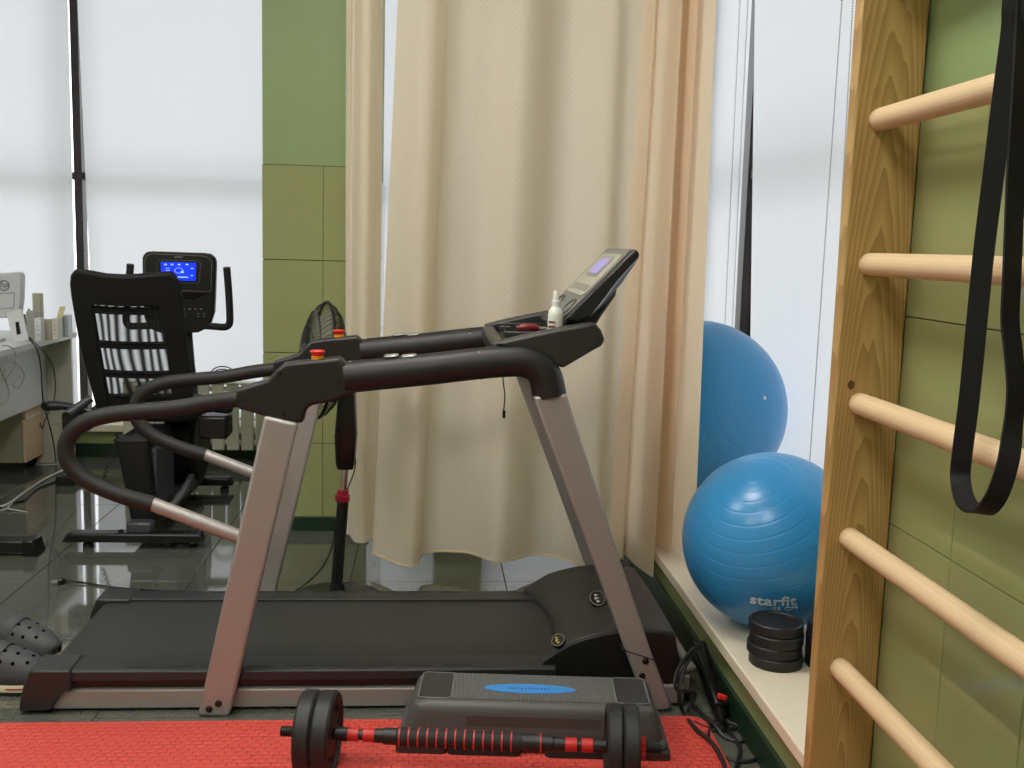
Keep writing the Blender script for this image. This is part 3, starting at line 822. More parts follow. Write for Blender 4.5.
# ================================================================ BALLS
def gym_ball(label, C, R, pole, m, rings_at, ridge=0.0035):
    t = thing('gym_ball', label, 'exercise ball', (C[0], C[1], C[2] - R), 'blue gym balls')
    M = along(C, pole)
    prof = []
    n = 480
    for i in range(n + 1):
        th = PI * i / n
        b = 0.0
        for r_ in rings_at:
            dd = (th - r_) / 0.0055
            b += math.exp(-dd * dd)
        rr = R * (1 - ridge * min(1, b))
        prof.append((rr * math.sin(th) if 0 < i < n else 0, rr * math.cos(th)))
    bm = nb(); lathe(bm, prof, 96, M)
    obj('body', bm, m, t, smooth=60)
    return t, M
BLUE = mat('ball_blue', (58, 150, 210), 0.28, coat=0.0, var=0.03, vscale=5, spec=0.55)
def thin_shell(m, c, f):
    nt = m.node_tree; out = nt.nodes['Material Output']; b = nt.nodes['Principled BSDF']
    t = nt.nodes.new('ShaderNodeBsdfTranslucent'); t.inputs[0].default_value = lin(c)
    x = nt.nodes.new('ShaderNodeMixShader'); x.inputs[0].default_value = f
    nt.links.new(b.outputs[0], x.inputs[1]); nt.links.new(t.outputs[0], x.inputs[2]); nt.links.new(x.outputs[0], out.inputs[0])
thin_shell(BLUE, (120, 200, 245), 0.12)
C1 = Vector((0.980, 2.790, 0.190 + 0.2492)); R1 = 0.2492
def sphere_hit(x, y, C, R):
    r = ray(x, y).normalized(); oc = CAMP - C; b = r.dot(oc); c = oc.dot(oc) - R * R
    return CAMP + r * (-b - math.sqrt(max(0, b * b - c)))
pole1 = sphere_hit(752, 477, C1, R1) - C1
rg = [0.10, 0.21, 0.335] + [0.46 + 0.145 * k for k in range(17)]
ball1, M1 = gym_ball('blue gym ball with printed lettering, in front on the sill', C1, R1, pole1, BLUE, rg)
def sph_text(s, q, size, ball, C, R, parent, roll=0.0, bold=0.0, name='printed_lettering', shear=0.0, sx=1.0):
    h = (sphere_hit(*q, C, R) - C).normalized()
    u = RX - h * RX.dot(h); u.normalize(); v = h.cross(u)
    if v.z < 0: v = -v
    u2 = u * math.cos(roll) + v * math.sin(roll); v2 = v * math.cos(roll) - u * math.sin(roll)
    return text(name, s, size, mat('print_white', (222, 228, 232), 0.4), lambda a, b, c: C + (h * R + u2 * a * sx + v2 * b).normalized() * (R * 1.0015 + c), parent, bold=bold, cut=1, shear=shear)
sph_text('starfit', (773, 602), 0.046, ball1, C1, R1, ball1, roll=math.radians(7), bold=0.0005, sx=1.15)
sph_text('55 CM', (785, 609), 0.019, ball1, C1, R1, ball1, roll=math.radians(7), sx=1.3)
C2 = Vector((1.152, 4.321, 0.190 + 0.3825)); R2 = 0.3825
pole2 = sphere_hit(764.5, 398, C2, R2) - C2
rg2 = [0.05, 0.10, 0.21, 0.33, 0.47, 0.62] + [0.78 + 0.15 * k for k in range(15)]
ball2, M2 = gym_ball('larger blue gym ball half hidden by the curtain, with white valve plug', C2, R2, pole2, BLUE, rg2, 0.0025)
bm = nb(); lathe(bm, [(0.008, -0.004), (0.008, 0.002), (0.006, 0.004), (0, 0.0045)], 16, along(C2 + pole2.normalized() * R2, pole2)); obj('valve_plug', bm, WHITEP, ball2)

# weight plates on the sill
PLATE = mat('plate_plastic', (27, 28, 29), 0.5, bump=0.12, bscale=600)
def weight_plate(label, x, y, z, R, h, group, axis=(0, 0, 1), parent=None, spin=0.0):
    t = parent or thing('weight_plate', label, 'weight plate', (x, y, z), group)
    M = along((x, y, z), axis)
    bm = nb(); r0 = 0.014
    lathe(bm, [(r0, h * .12), (r0 + .012, h * .1), (R * .5, h * .18), (R * .82, h * .16), (R * .86, 0.001), (R * .96, 0.0), (R, h * .12), (R, h * .88), (R * .96, h), (R * .86, h * .999), (R * .82, h * .86), (R * .5, h * .82), (r0 + .012, h * .96), (r0, h * .94), (r0, h * .12)], 48, M)
    b = obj('disc', bm, PLATE, t, smooth=30)
    bm = nb(); lathe(bm, [(r0 + .001, h * .5), (r0 + .007, h * .97), (r0 + .001, h * .975)], 24, M); obj('hub', bm, BLACK, t)
    for k in range(6):
        a = spin + k * PI / 3
        c = M @ Vector((R * .66 * math.cos(a), R * .66 * math.sin(a), h * .85))
        ax = (M.to_3x3() @ Vector((0, 0, 1)))
        bm = nb(); cyl(bm, c - ax * .002, c + ax * .0025, R * .085, 12); obj('boss', bm, BLACK, t, bevel=0.0008)
    return t
pc = pz(774, 668, 0.19); 
xp, yp = 0.913, 2.515
lbs = ('lowest', 'second lowest', 'second from the top', 'topmost')
offs = ((0.002, -.002, .0685), (-.002, .002, .0705), (0.001, -.002, .069), (-.001, .002, .070))
for k in range(4):
    weight_plate('black weight plate, %s in the front stack on the sill' % lbs[k], xp + offs[k][0], yp + offs[k][1], 0.19 + k * 0.0292, offs[k][2], 0.029, 'weight plates stacked on the sill', spin=k * .7)
xq, yq = 1.060, 2.495
for k in range(4):
    weight_plate('black weight plate, %s in the rear stack behind the wall bars' % lbs[k], xq + offs[3 - k][0], yq + offs[k][1], 0.19 + k * 0.0292, offs[k][2], 0.029, 'weight plates stacked on the sill', spin=k)

# ================================================================ MATS, STEP, DUMBBELL
def mat_weave():
    m, N, L = nodes_of('red_foam')
    b = N['Principled BSDF']; b.inputs['Roughness'].default_value = 0.55
    tc = N.new('ShaderNodeTexCoord')
    br = N.new('ShaderNodeTexBrick'); br.offset = 0.5
    br.inputs['Color1'].default_value = (1, 1, 1, 1); br.inputs['Color2'].default_value = (0.7, .7, .7, 1); br.inputs['Mortar'].default_value = (0, 0, 0, 1)
    br.inputs['Scale'].default_value = 1.0; br.inputs['Mortar Size'].default_value = 0.004; br.inputs['Mortar Smooth'].default_value = 1.0
    br.inputs['Brick Width'].default_value = 0.026; br.inputs['Row Height'].default_value = 0.019
    L.new(tc.outputs['Object'], br.inputs['Vector'])
    bp = N.new('ShaderNodeBump'); bp.inputs['Strength'].default_value = 1.0; bp.inputs['Distance'].default_value = 0.003
    L.new(br.outputs['Color'], bp.inputs['Height']); L.new(bp.outputs[0], b.inputs['Normal'])
    n = N.new('ShaderNodeTexNoise'); n.inputs['Scale'].default_value = 3; L.new(tc.outputs['Object'], n.inputs['Vector'])
    mx = N.new('ShaderNodeMix'); mx.data_type = 'RGBA'; mx.inputs['A'].default_value = lin((198, 66, 56)); mx.inputs['B'].default_value = lin((208, 74, 62))
    L.new(n.outputs['Fac'], mx.inputs['Factor']); L.new(mx.outputs['Result'], b.inputs['Base Color'])
    return m
RED = mat_weave()
def puzzle(x, y0, y1, tooth=0.052, depth=0.012):
    pts = []; y = y0; k = 0
    while y < y1 - 1e-6:
        ye = min(y + tooth, y1); s = depth if k % 2 else -depth
        if ye - y > 0.02: pts += [(x + s * .55, y + .004), (x + s, y + .010), (x + s, ye - .010), (x + s * .55, ye - .004)]
        y = ye; k += 1
    return pts
MY0, MY1, MJ = 1.35, 2.588, -0.203
j = puzzle(MJ, MY0, MY1)
poly = [(-1.9, MY0), (MJ, MY0)] + j + [(MJ, MY1), (-1.9, MY1)]
bm = nb(); prism(bm, poly, 0.0, 0.010, 'z'); tag(obj('foam_mat', bm, RED, smooth=30), 'red woven-texture foam floor mat in front of the treadmill rear leg', 'mat', 'red foam mats')
j2 = [(x + .0012, y) for x, y in j]
poly = [(0.735, MY0), (0.752, MY1 - .035), (0.738, MY1 - .01), (0.715, MY1), (MJ + .0012, MY1)] + j2[::-1] + [(MJ + .0012, MY0)]
bm = nb(); prism(bm, poly, 0.0, 0.010, 'z'); tag(obj('foam_mat', bm, RED, smooth=30), 'red woven-texture foam floor mat lying under the step platform', 'mat', 'red foam mats')

# step platform
MZ = 0.010
su = Vector((0.668, -0.060, 0)).normalized(); sv = Vector((0.060, 0.668, 0)).normalized()
SO = Vector((-0.062, 2.418, MZ))         # near left base corner
st = thing('step_platform', 'dark grey aerobic step platform with blue oval badge on the red mat', 'step platform', (SO + su * .335 + sv * .12)[:])
STEPG = mat('step_grey', (76, 76, 74), 0.45, bump=0.08, bscale=700)
def rib_mat():
    m, N, L = nodes_of('ribbed_rubber')
    b = N['Principled BSDF']; b.inputs['Roughness'].default_value = 0.55; b.inputs['Base Color'].default_value = lin((98, 98, 96))
    tc = N.new('ShaderNodeTexCoord'); wv = N.new('ShaderNodeTexWave'); wv.inputs['Scale'].default_value = 46; wv.inputs['Distortion'].default_value = 0
    L.new(tc.outputs['Object'], wv.inputs['Vector'])
    bp = N.new('ShaderNodeBump'); bp.inputs['Strength'].default_value = 0.7; bp.inputs['Distance'].default_value = 0.003
    L.new(wv.outputs['Fac'], bp.inputs['Height']); L.new(bp.outputs[0], b.inputs['Normal'])
    return m
def S(a, b, h): return SO + su * a + sv * b + Vector((0, 0, h))
SL, SW, SH = 0.671, 0.238, 0.118
def srect(l, inset_y, r, h, x0=None):
    return [S(SL / 2 + u, SW / 2 + v, h) for u, v in rrect(SL - 2 * l, SW - 2 * inset_y, r, 6)]
bm = nb(); loft(bm, [srect(0, 0, .03, .022), srect(0.004, 0.003, .03, .030), srect(0.012, .010, .03, .034), srect(0.028, .018, .03, .090), srect(0.034, .022, .03, .106), srect(0.044, .030, .03, .115), srect(0.056, .040, .03, .1185)])
stb = obj('body', bm, STEPG, st, smooth=30)
bm = nb(); loft(bm, [srect(0, 0, .03, .010), srect(0, 0, .03, .024)]); 
obj('rim', bm, STEPG, st, smooth=30)
for a0, a1 in ((-.004, .125), (SL - .125, SL + .004)):
    for b0_, b1_ in ((-.016, .06), (SW - .06, SW)):
        bm = nb(); loft(bm, [[S((a0 + a1) / 2 + u, (b0_ + b1_) / 2 + v, h) for u, v in rrect(a1 - a0 - .004, b1_ - b0_ - .004, .012, 4)] for h in (0, 0.018)]); obj('foot', bm, DGREY, st, smooth=30)
for a0, a1 in ((.126, .305), (SL - .305, SL - .126)):
    bm = nb(); loft(bm, [[S((a0 + a1) / 2 + u, .018 + v, h) for u, v in rrect(a1 - a0, .066, .012, 4)] for h in (0, 0.026)]); obj('riser_block', bm, RUBBER, st, smooth=30)
# ribbed centre, rubber pads, badge
TOP = .1185
bm = nb(); loft(bm, [[S(SL / 2 + u, SW / 2 + v, h) for u, v in rrect(SL - .26, SW - .085, .012, 4)] for h in (TOP - .004, TOP + .0015)]); obj('ribbed_top', bm, rib_mat(), st, smooth=30)
for a in (0.088, SL - .088):
    bm = nb(); loft(bm, [[S(a + u, SW / 2 + v, h) for u, v in rrect(.082, SW - .085, .012, 4)] for h in (TOP - .004, TOP + .0012)]); obj('rubber_pad', bm, mat('pad_dark', (44, 44, 42), 0.6, bump=0.2, bscale=900), st, smooth=30)
    bm = nb(); tube(bm, [S(a + u, SW / 2 + v, TOP + .0012) for u, v in rrect(.082, SW - .085, .012, 4)], 0.0016, 6, closed=True); obj('pad_edge', bm, mat('pad_rim', (120, 120, 116), 0.5), st)
bm = nb(); bo = S(SL / 2 - .010, SW / 2 - .010, 0)
loft(bm, [[bo + su * .116 * math.cos(a) + sv * .027 * math.sin(a) + Vector((0, 0, h)) for a in [2 * PI * k / 40 for k in range(40)]] for h in (TOP, TOP + .003)]); bd = obj('oval_badge', bm, mat('badge_blue', (58, 138, 210), 0.45), st)
bm = nb(); random.seed(3)
for k in range(11):
    c = bo + su * (-.05 + k * .01) + Vector((0, 0, TOP + .0032)); quadbox(bm, c + sv * random.uniform(-.002, .002), (0.006, random.uniform(.006, .011), 0.0006))
obj('embossing', bm, mat('badge_blue_dark', (28, 84, 150), 0.5), bd, smooth=0)
bm = nb(); loft(bm, [[S(.17 + (SL - .34) * t, .0125 + 0.003 * h, 0.04 + h * .045) for t, h in ((0, 0), (0, 1), (.01, 1.08), (.99, 1.08), (1, 1), (1, 0))], [S(.17 + (SL - .34) * t, .0065 + 0.008 * h + .004, 0.04 + h * .045) for t, h in ((0, 0), (0, 1), (.01, 1.08), (.99, 1.08), (1, 1), (1, 0))]])
obj('front_panel', bm, mat('step_panel', (70, 68, 66), 0.5), st, smooth=30)

# dumbbell
ZD = MZ + 0.098
a0 = pz(281, 731, ZD); a1 = pz(666, 749, ZD)
ax = (a1 - a0).normalized()
db = thing('dumbbell', 'long black dumbbell with red striped grip lying before the step', 'dumbbell', ((a0 + a1) / 2 - Vector((0, 0, ZD - MZ)))[:])
def D(t): return a0 + ax * t
LT = (a1 - a0).length
def at_px(x):   # distance along the bar for a pixel column
    lo, hi = -0.05, LT + 0.05
    def col(t):
        p = D(t) - CAMP; return 512 + FPX * p.dot(RX) / p.dot(RF)
    for _ in range(40):
        mid = (lo + hi) / 2
        if col(mid) < x: lo = mid
        else: hi = mid
    return lo
def seg(name, xa_, xb_, r, m, s=20, ex=None, bev=0.001):
    bm = nb(); cyl(bm, D(at_px(xa_)), D(at_px(xb_)), r, s, ex); return obj(name, bm, m, db, bevel=bev)
def screw(xa_, xb_):
    bm = nb(); A_, B2 = at_px(xa_), at_px(xb_); n = max(4, int((B2 - A_) / .005)); prof = []
    for k in range(n):
        z = (B2 - A_) * k / n; st_ = (B2 - A_) / n
        prof += [(0.0105, z), (0.0125, z + st_ * .3), (0.0125, z + st_ * .6), (0.0105, z + st_ * .9)]
    lathe(bm, prof, 16, along(D(A_), ax)); obj('threaded_end', bm, BLACK, db)
screw(281, 300); screw(637, 662)
for xa_, xb_ in ((297, 300.5), (639, 645)):
    bm = nb(); A_, B2 = D(at_px(xa_)), D(at_px(xb_)); M = along(A_, ax); L_ = (B2 - A_).length
    pl = [(0.024 + .003 * (1 if k % 2 else -1)) for k in range(24)]
    loft(bm, [[M @ Vector((pl[k] * math.cos(2 * PI * k / 24), pl[k] * math.sin(2 * PI * k / 24), h)) for k in range(24)] for h in (0, L_)]); obj('lock_nut', bm, REDP, db, bevel=0.001)
def wplate(xa_, xb_, R):
    A_, B2 = at_px(xa_), at_px(xb_); h = B2 - A_
    M = along(D(A_), ax); bm = nb()
    lathe(bm, [(0.014, h * .1), (0.03, h * .1), (R * .45, h * .2), (R * .8, h * .18), (R * .86, 0), (R * .95, 0), (R, h * .14), (R, h * .86), (R * .95, h), (R * .86, h), (R * .8, h * .82), (R * .45, h * .8), (0.03, h * .9), (0.014, h * .9), (0.014, h * .1)], 56, M)
    p = obj('weight_plate', bm, PLATE, db, smooth=30)
    for k in range(8):
        a = k * PI / 4; bm = nb(); c = M @ Vector((R * .64 * math.cos(a), R * .64 * math.sin(a), h * .82)); cyl(bm, c - ax * .002, c + ax * .003, R * .07, 10); obj('boss', bm, BLACK, p)
wplate(301, 317.5, 0.0975); wplate(318, 335.5, 0.0975)
wplate(605.5, 621, 0.0975); wplate(621.5, 637.5, 0.0975)
seg('bar', 336, 606, 0.0125, BLACK)
seg('collar', 335.5, 348, 0.016, BLACK); seg('red_sleeve', 348, 359, 0.0158, REDP); seg('red_sleeve', 363.5, 375, 0.0158, REDP)
seg('collar', 375, 384, 0.0165, BLACK); seg('connector', 384, 397, 0.0195, BLACK)
g0, g1 = 397, 522
seg('grip', g0, g1, 0.0215, mat('grip_foam', (30, 29, 28), 0.7, bump=0.3, bscale=600), 24)
for k in range(13):
    xx = 400 + k * 9.28
    seg('grip_ring', xx - .7, xx + .7, 0.0222, REDP, 24, bev=0)
seg('grip', 522, 541, 0.0215, BLACK, 24); seg('grip_ring', 540, 541.4, 0.0222, REDP, 24, bev=0)
seg('connector', 541.5, 553, 0.0195, BLACK); seg('collar', 553, 565, 0.0165, BLACK)
seg('red_sleeve', 565, 577, 0.0158, REDP); seg('red_sleeve', 581.5, 593, 0.0158, REDP); seg('collar', 593, 606, 0.016, BLACK)

# ================================================================ RECUMBENT BIKE
bk_ = thing('recumbent_bike', 'black recumbent exercise bike seen from behind by the windows', 'exercise bike', (-1.17, 4.6, 0))
BK = mat('bike_black', (14, 14, 15), 0.4); BKG = mat('bike_grey', (62, 64, 70), 0.35)
def bike(name, bm, m=BK, bevel=0.004, parent=None, **k): return obj(name, bm, m, parent or bk_, bevel=bevel, **k)
# stabilisers
bm = nb(); prism(bm, [(-1.447, .028), (-.889, .028), (-.905, .066), (-1.42, .066)], 4.12, 4.19); bike('stabiliser', bm, bevel=0.008)
bm = nb(); prism(bm, [(-1.33, .03), (-.955, .03), (-.975, .07), (-1.31, .07)], 5.10, 5.17); bike('stabiliser', bm, bevel=0.008)
for x, y in ((-1.35, 4.155), (-.97, 4.155), (-1.28, 5.135), (-1.0, 5.135)):
    bm = nb(); lathe(bm, [(0.02, 0), (0.022, .006), (0.02, .018), (.012, .02), (.012, .03)], 14, Matrix.Translation((x, y, 0))); bike('levelling_foot', bm, RUBBER, 0)
bm = nb(); lathe(bm, [(0.012, 0), (0.012, .008), (0, .014)], 12, Matrix.Translation((-1.22, 4.155, .064))); bike('knob', bm, BLACK, 0)
# main beam with grey cover
bm = nb(); bx(bm, -1.20, -1.10, 4.15, 5.15, 0.045, 0.105); bike('main_beam', bm, BKG, 0.012)
bm = nb(); prism(bm, [(4.30, .10), (4.95, .10), (4.95, .20), (4.62, .13), (4.35, .115)], -1.095, -1.07, 'x'); bike('side_cover', bm, mat('bike_silver', (120, 122, 128), 0.35), 0.006)
# seat post body
def rr3(cx, cy, z, w_, d_, r): return [Vector((cx + u, cy + v, z)) for u, v in rrect(w_, d_, r, 4)]
bm = nb(); loft(bm, [rr3(-1.145, 4.38, .06, .10, .34, .02), rr3(-1.155, 4.37, .20, .11, .36, .02), rr3(-1.175, 4.38, .36, .12, .40, .02), rr3(-1.185, 4.39, .43, .13, .42, .02)]); bike('seat_post', bm, BK, 0)
bm = nb(); bx(bm, -1.125, -1.098, 4.24, 4.54, .12, .39); bike('side_panel', bm, BKG, 0.01)
# front drive housing
bm = nb(); loft(bm, [[Vector((x, 4.93 + .20 * math.cos(a), .30 + .21 * math.sin(a))) for a in [2 * PI * k / 32 for k in range(32)]] for x in (-1.20, -1.06)]); bike('drive_housing', bm, BK, 0.02)
for sx_, zz in ((-1.26, .20), (-1.0, .40)):
    bm = nb(); bx(bm, sx_ - .05, sx_ + .05, 4.86, 4.95, zz - .012, zz + .012); bike('pedal', bm, RUBBER, 0.004)
    bm = nb(); cyl(bm, (sx_ + (.06 if sx_ < -1.13 else -.06), 4.93, .30), (sx_ + (.06 if sx_ < -1.13 else -.06), 4.905, zz), .012, 10); bike('crank', bm, CHROME, 0)
# console mast
bm = nb(); tube(bm, [(-1.14, 5.0, .42), (-1.15, 4.99, .65), (-1.155, 4.96, .90)], [.055, .045, .04], 16); bike('mast', bm, BKG, 0)
# seat cushion and arm handles
bm = nb(); loft(bm, [[Vector((-1.235 + u * s, 4.70 + v * s, z)) for u, v in rrect(.42, .44, .07, 5)] for z, s in ((.455, .9), (.47, 1), (.505, 1), (.52, .93))]); bike('seat', bm, RUBBER, 0.0)
for s, xs in ((-1, -1.62), (1, -.855)):
    xe = -1.24 + s * .2
    bm = nb(); tube(bm, catmull([(xe, 4.52, .47), (xs - s * .1, 4.50, .515), (xs - s * .02, 4.49, .52), (xs, 4.47, .515)], 5), [.02] * 8 + [.024] * 6 + [.018, .01], 12, ey=0.9, ex=1.2); bike('arm_handle', bm, BK, 0)
bm = nb(); bx(bm, -.985, -.86, 4.48, 4.62, .385, .485); bike('control_box', bm, BK, 0.012)
bm = nb(); bx(bm, -1.56, -1.46, 4.50, 4.62, .40, .49); bike('control_box', bm, BK, 0.012)
bm = nb(); cyl(bm, (-1.50, 4.42, .50), (-1.42, 4.46, .56), .018, 12); bike('recline_lever', bm, BKG, 0)
# coiled cord under the seat
bm = nb(); tube(bm, [Vector((-1.30 - .08 * t + .008 * math.cos(t * 75), 4.42 + .008 * math.sin(t * 75), .42 - .25 * t)) for t in [k / 90 for k in range(91)]], .003, 5); bike('coiled_cord', bm, CORD, 0)
# backrest: reclined frame with mesh
def BR(u, v, h=0.0):   # u across -1..1, v 0 bottom .. 1 top
    y = 4.45 - .25 * v; z = 0.505 + 0.615 * v
    n_ = Vector((0, -.927, -.375))
    return Vector((-1.20 + .214 * u, y, z)) + n_ * h
def br_curve(u, v):    # wraps forward at the sides
    return 0.025 * (1 - u * u)
def br_poly(pl, h0, h1):
    bm = nb(); loft(bm, [[BR(u, v, h + br_curve(u, v)) for u, v in pl] for h in (h0, h1)]); return bm
outer = [(-0.86, 0), (-1.0, .5), (-1.0, .82), (-.985, .90), (-.94, .955), (-.86, .985), (-.6, .985), (-.3, .972), (0, .97), (.3, .975), (.6, .985), (.86, .985), (.94, .955), (.985, .90), (1.0, .82), (1.0, .5), (.98, 0)]
inner = [(-.60, .03), (-.62, .3), (-.63, .5), (-.63, .74), (-.625, .762), (-.61, .772), (-.5, .775), (-.25, .775), (0, .775), (.25, .775), (.5, .775), (.60, .772), (.615, .762), (.62, .74), (.62, .5), (.62, .3), (.62, .03)]
bm = nb()
def BRr(pl, h): return [BR(u, v, h + br_curve(u, v)) for u, v in pl]
rings = []
o1, o2, i1, i2 = [[bm.verts.new(p) for p in BRr(pl, h)] for pl, h in ((outer, -.018), (outer, .018), (inner, -.018), (inner, .018))]
n = len(outer)
for k in range(n - 1):
    bm.faces.new((o1[k], o1[k + 1], i1[k + 1], i1[k])); bm.faces.new((o2[k], i2[k], i2[k + 1], o2[k + 1]))
    bm.faces.new((o1[k], o2[k], o2[k + 1], o1[k + 1])); bm.faces.new((i1[k], i1[k + 1], i2[k + 1], i2[k]))
for k in (0, n - 1): bm.faces.new((o1[k], i1[k], i2[k], o2[k]))
bkr = bike('backrest', bm, mat('back_fabric', (9, 9, 9), 0.7, bump=0.2, bscale=500), 0.010, smooth=50)
for v in (.09, .295, .50, .735):
    hgt = 0.018 if v > .15 else .05
    bm = nb(); pl = [(-.66, v - hgt), (-.3, v - hgt), (0, v - hgt), (.3, v - hgt), (.66, v - hgt), (.66, v + hgt), (.3, v + hgt), (0, v + hgt), (-.3, v + hgt), (-.66, v + hgt)]
    loft(bm, [BRr(pl, h) for h in (-.012, .012)]); obj('cross_strap', bm, MATS['back_fabric'], bkr, smooth=40)
def mesh_mat():
    m, N, L = nodes_of('seat_mesh')
    out = N['Material Output']; b = N['Principled BSDF']; b.inputs['Base Color'].default_value = (0.012, .012, .013, 1); b.inputs['Roughness'].default_value = .8
    tr = N.new('ShaderNodeBsdfTransparent'); mx = N.new('ShaderNodeMixShader')
    tc = N.new('ShaderNodeTexCoord'); mp = N.new('ShaderNodeMapping'); mp.inputs['Scale'].default_value = (1, .3, .35); L.new(tc.outputs['Object'], mp.inputs['Vector'])
    wv = N.new('ShaderNodeTexWave'); wv.inputs['Scale'].default_value = 9; wv.inputs['Distortion'].default_value = 9; wv.inputs['Detail'].default_value = 0.6; wv.inputs['Detail Scale'].default_value = .8
    L.new(mp.outputs[0], wv.inputs['Vector'])
    mr = N.new('ShaderNodeMapRange'); mr.inputs['To Min'].default_value = .0; mr.inputs['To Max'].default_value = .62; L.new(wv.outputs['Fac'], mr.inputs[0])
    L.new(mr.outputs[0], mx.inputs[0]); L.new(b.outputs[0], mx.inputs[1]); L.new(tr.outputs[0], mx.inputs[2]); L.new(mx.outputs[0], out.inputs[0])
    return m
bm = nb(); pl = [(-.64 + 1.28 * k / 8, 0) for k in range(9)]
G = [[bm.verts.new(BR(-.64 + 1.28 * i / 10, .14 + .65 * j_ / 6, br_curve(-.64 + 1.28 * i / 10, 0) + .004)) for i in range(11)] for j_ in range(7)]
for j_ in range(6):
    for i in range(10): bm.faces.new((G[j_][i], G[j_][i + 1], G[j_ + 1][i + 1], G[j_ + 1][i]))
obj('mesh_panel', bm, mesh_mat(), bkr)
# console
YK = 4.90
def KP(x, y, h=0.0): q = py(x, y, YK); return Vector((q.x, YK + h, q.z))
cout = [(142, 258), (143.5, 254), (147, 251.8), (152, 251.3), (204, 253), (210, 254), (214, 257), (215.5, 262), (215, 285), (214, 312), (211, 322), (205, 329), (198, 332.5), (180, 334), (160, 333), (150, 329), (144, 318), (142.5, 290)]
bm = nb(); loft(bm, [[KP(x, y, h) for x, y in cout] for h in (0.0, 0.045)]); con = bike('console', bm, mat('console_black', (26, 25, 24), 0.35), 0.008)
def KQ(name, pts, h, m, parent=con, th=.002):
    bm = nb(); loft(bm, [[KP(x, y, h) for x, y in pts], [KP(x, y, h + th) for x, y in pts]]); return obj(name, bm, m, parent, smooth=0)
def line(name, pts, m, r=.0011, closed=True):
    bm = nb(); tube(bm, [KP(x, y, -.001) for x, y in pts], r, 5, closed=closed); return obj(name, bm, m, con)
TRIM = mat('console_trim', (150, 140, 120), 0.4)
line('trim_line', [(145, 291), (145, 260), (147, 255.5), (152, 253.8), (203, 256), (209, 258), (211.8, 262), (211, 291.5), (185, 290.6), (160, 290)], TRIM)
line('trim_line', [(156.5, 279), (157, 263), (159.5, 260), (197, 260.8), (200.5, 263), (199.6, 281), (197, 283.3), (160, 282.4)], TRIM, .0008)
LCD = mat('lcd_blue', (20, 50, 225), 0.25, emit=(22, 52, 235), estr=1.1)
scr = KQ('screen', [(161, 261.8), (196.3, 262.8), (195.6, 280.8), (161.3, 280)], -.0035, LCD)
LW = mat('lcd_white', (160, 190, 240), 0.4, emit=(150, 185, 250), estr=1.0)
bm = nb()
def seg_px(xa_, ya_, xb_, yb_):
    p = KP((xa_ + xb_) / 2, (ya_ + yb_) / 2, -.0045); q0, q1 = KP(xa_, ya_), KP(xb_, yb_); quadbox(bm, p, (abs(q1.x - q0.x), .001, abs(q1.z - q0.z)))
for x in (164.5, 171, 178, 186): seg_px(x, 263.8, x + 2.6, 265.2)
seg_px(166, 268, 170, 268.6); seg_px(166, 270, 170, 270.7); seg_px(172, 276.3, 188.5, 277.8); seg_px(191, 268, 193.5, 269); seg_px(191, 275, 193, 276)
for k in range(12):
    a = 2 * PI * k / 12; seg_px(179 + 4 * math.cos(a) - .5, 270.5 + 2.6 * math.sin(a) - .35, 179 + 4 * math.cos(a) + .5, 270.5 + 2.6 * math.sin(a) + .35)
seg_px(181, 271, 184, 273)
obj('readout', bm, LW, scr, smooth=0)
text('printed_lettering', 'SPIRIT', .015, mat('print_silver', (170, 168, 160), .4), flatfn(KP(179, 257.2, -.002), (1, 0, 0), (0, 0, 1)), con)
KQ('shelf_slot', [(182, 292.5), (208, 293.5), (200, 297), (193, 299.5), (182, 298.5)], -.003, BADGE)
bm = nb()
for x in (183.5, 189, 194.5, 200): seg_px(x, 308.4, x + 2.2, 309.6)
for x in (184, 197, 202.5): seg_px(x, 313.4, x + 3, 314); seg_px(x + .8, 315.6, x + 2, 316.8)
obj('key_marks', bm, mat('print_grey', (140, 140, 136), .5), con, smooth=0)
# handlebars
bm = nb(); tube(bm, catmull([KP(200, 326, .03), KP(215, 326.5, .0), KP(226, 326.5, -.03), KP(231, 323, -.04), KP(231.8, 312, -.05), KP(231.5, 290, -.07), KP(230.5, 267, -.09)], 6), .0165, 12); bike('handlebar', bm, RUBBER, 0)
bm = nb(); tube(bm, catmull([KP(155, 326, .03), KP(140, 326, .0), KP(131, 325, -.03), KP(128.5, 318, -.04), KP(131.5, 300, -.06), KP(136, 264, -.09)], 6), .0165, 12); bike('handlebar', bm, RUBBER, 0)

# ================================================================ FAN
FY = 3.54
fx = py(337, 560, FY).x
fan = thing('pedestal_fan', 'black pedestal fan turned edge-on behind the treadmill handrails', 'fan', (fx, FY, 0))
top_ = py(347, 400, FY)
def FP(x, y): return py(x, y, FY)
bm = nb(); cyl(bm, (fx - .003, FY, 0.02), FP(343, 501), .021, 16, .020); obj('lower_pole', bm, BLACK, fan)
bm = nb(); lathe(bm, [(0.023, 0), (.026, .004), (.026, .022), (.020, .024), (.019, .04)], 18, along(FP(342.2, 501), FP(345, 470) - FP(342.2, 501))); obj('height_collar', bm, mat('magenta_plastic', (176, 30, 62), .4), fan)
bm = nb(); cyl(bm, FP(343, 495), FP(346, 462), .0115, 14); obj('inner_tube', bm, CHROME, fan)
bm = nb(); A_, B2 = FP(345.5, 468), FP(347.5, 372); rings = []
for t, ws, ds in ((0, .032, .035), (.06, .038, .04), (.35, .044, .05), (.75, .034, .045), (1, .026, .04)):
    c = A_.lerp(B2, t); rings.append([c + Vector((u, v, 0)) for u, v in rrect(ws * 1.7, ds * 1.7, .014, 4)])
loft(bm, rings); bxo = obj('control_box', bm, BADGE, fan)
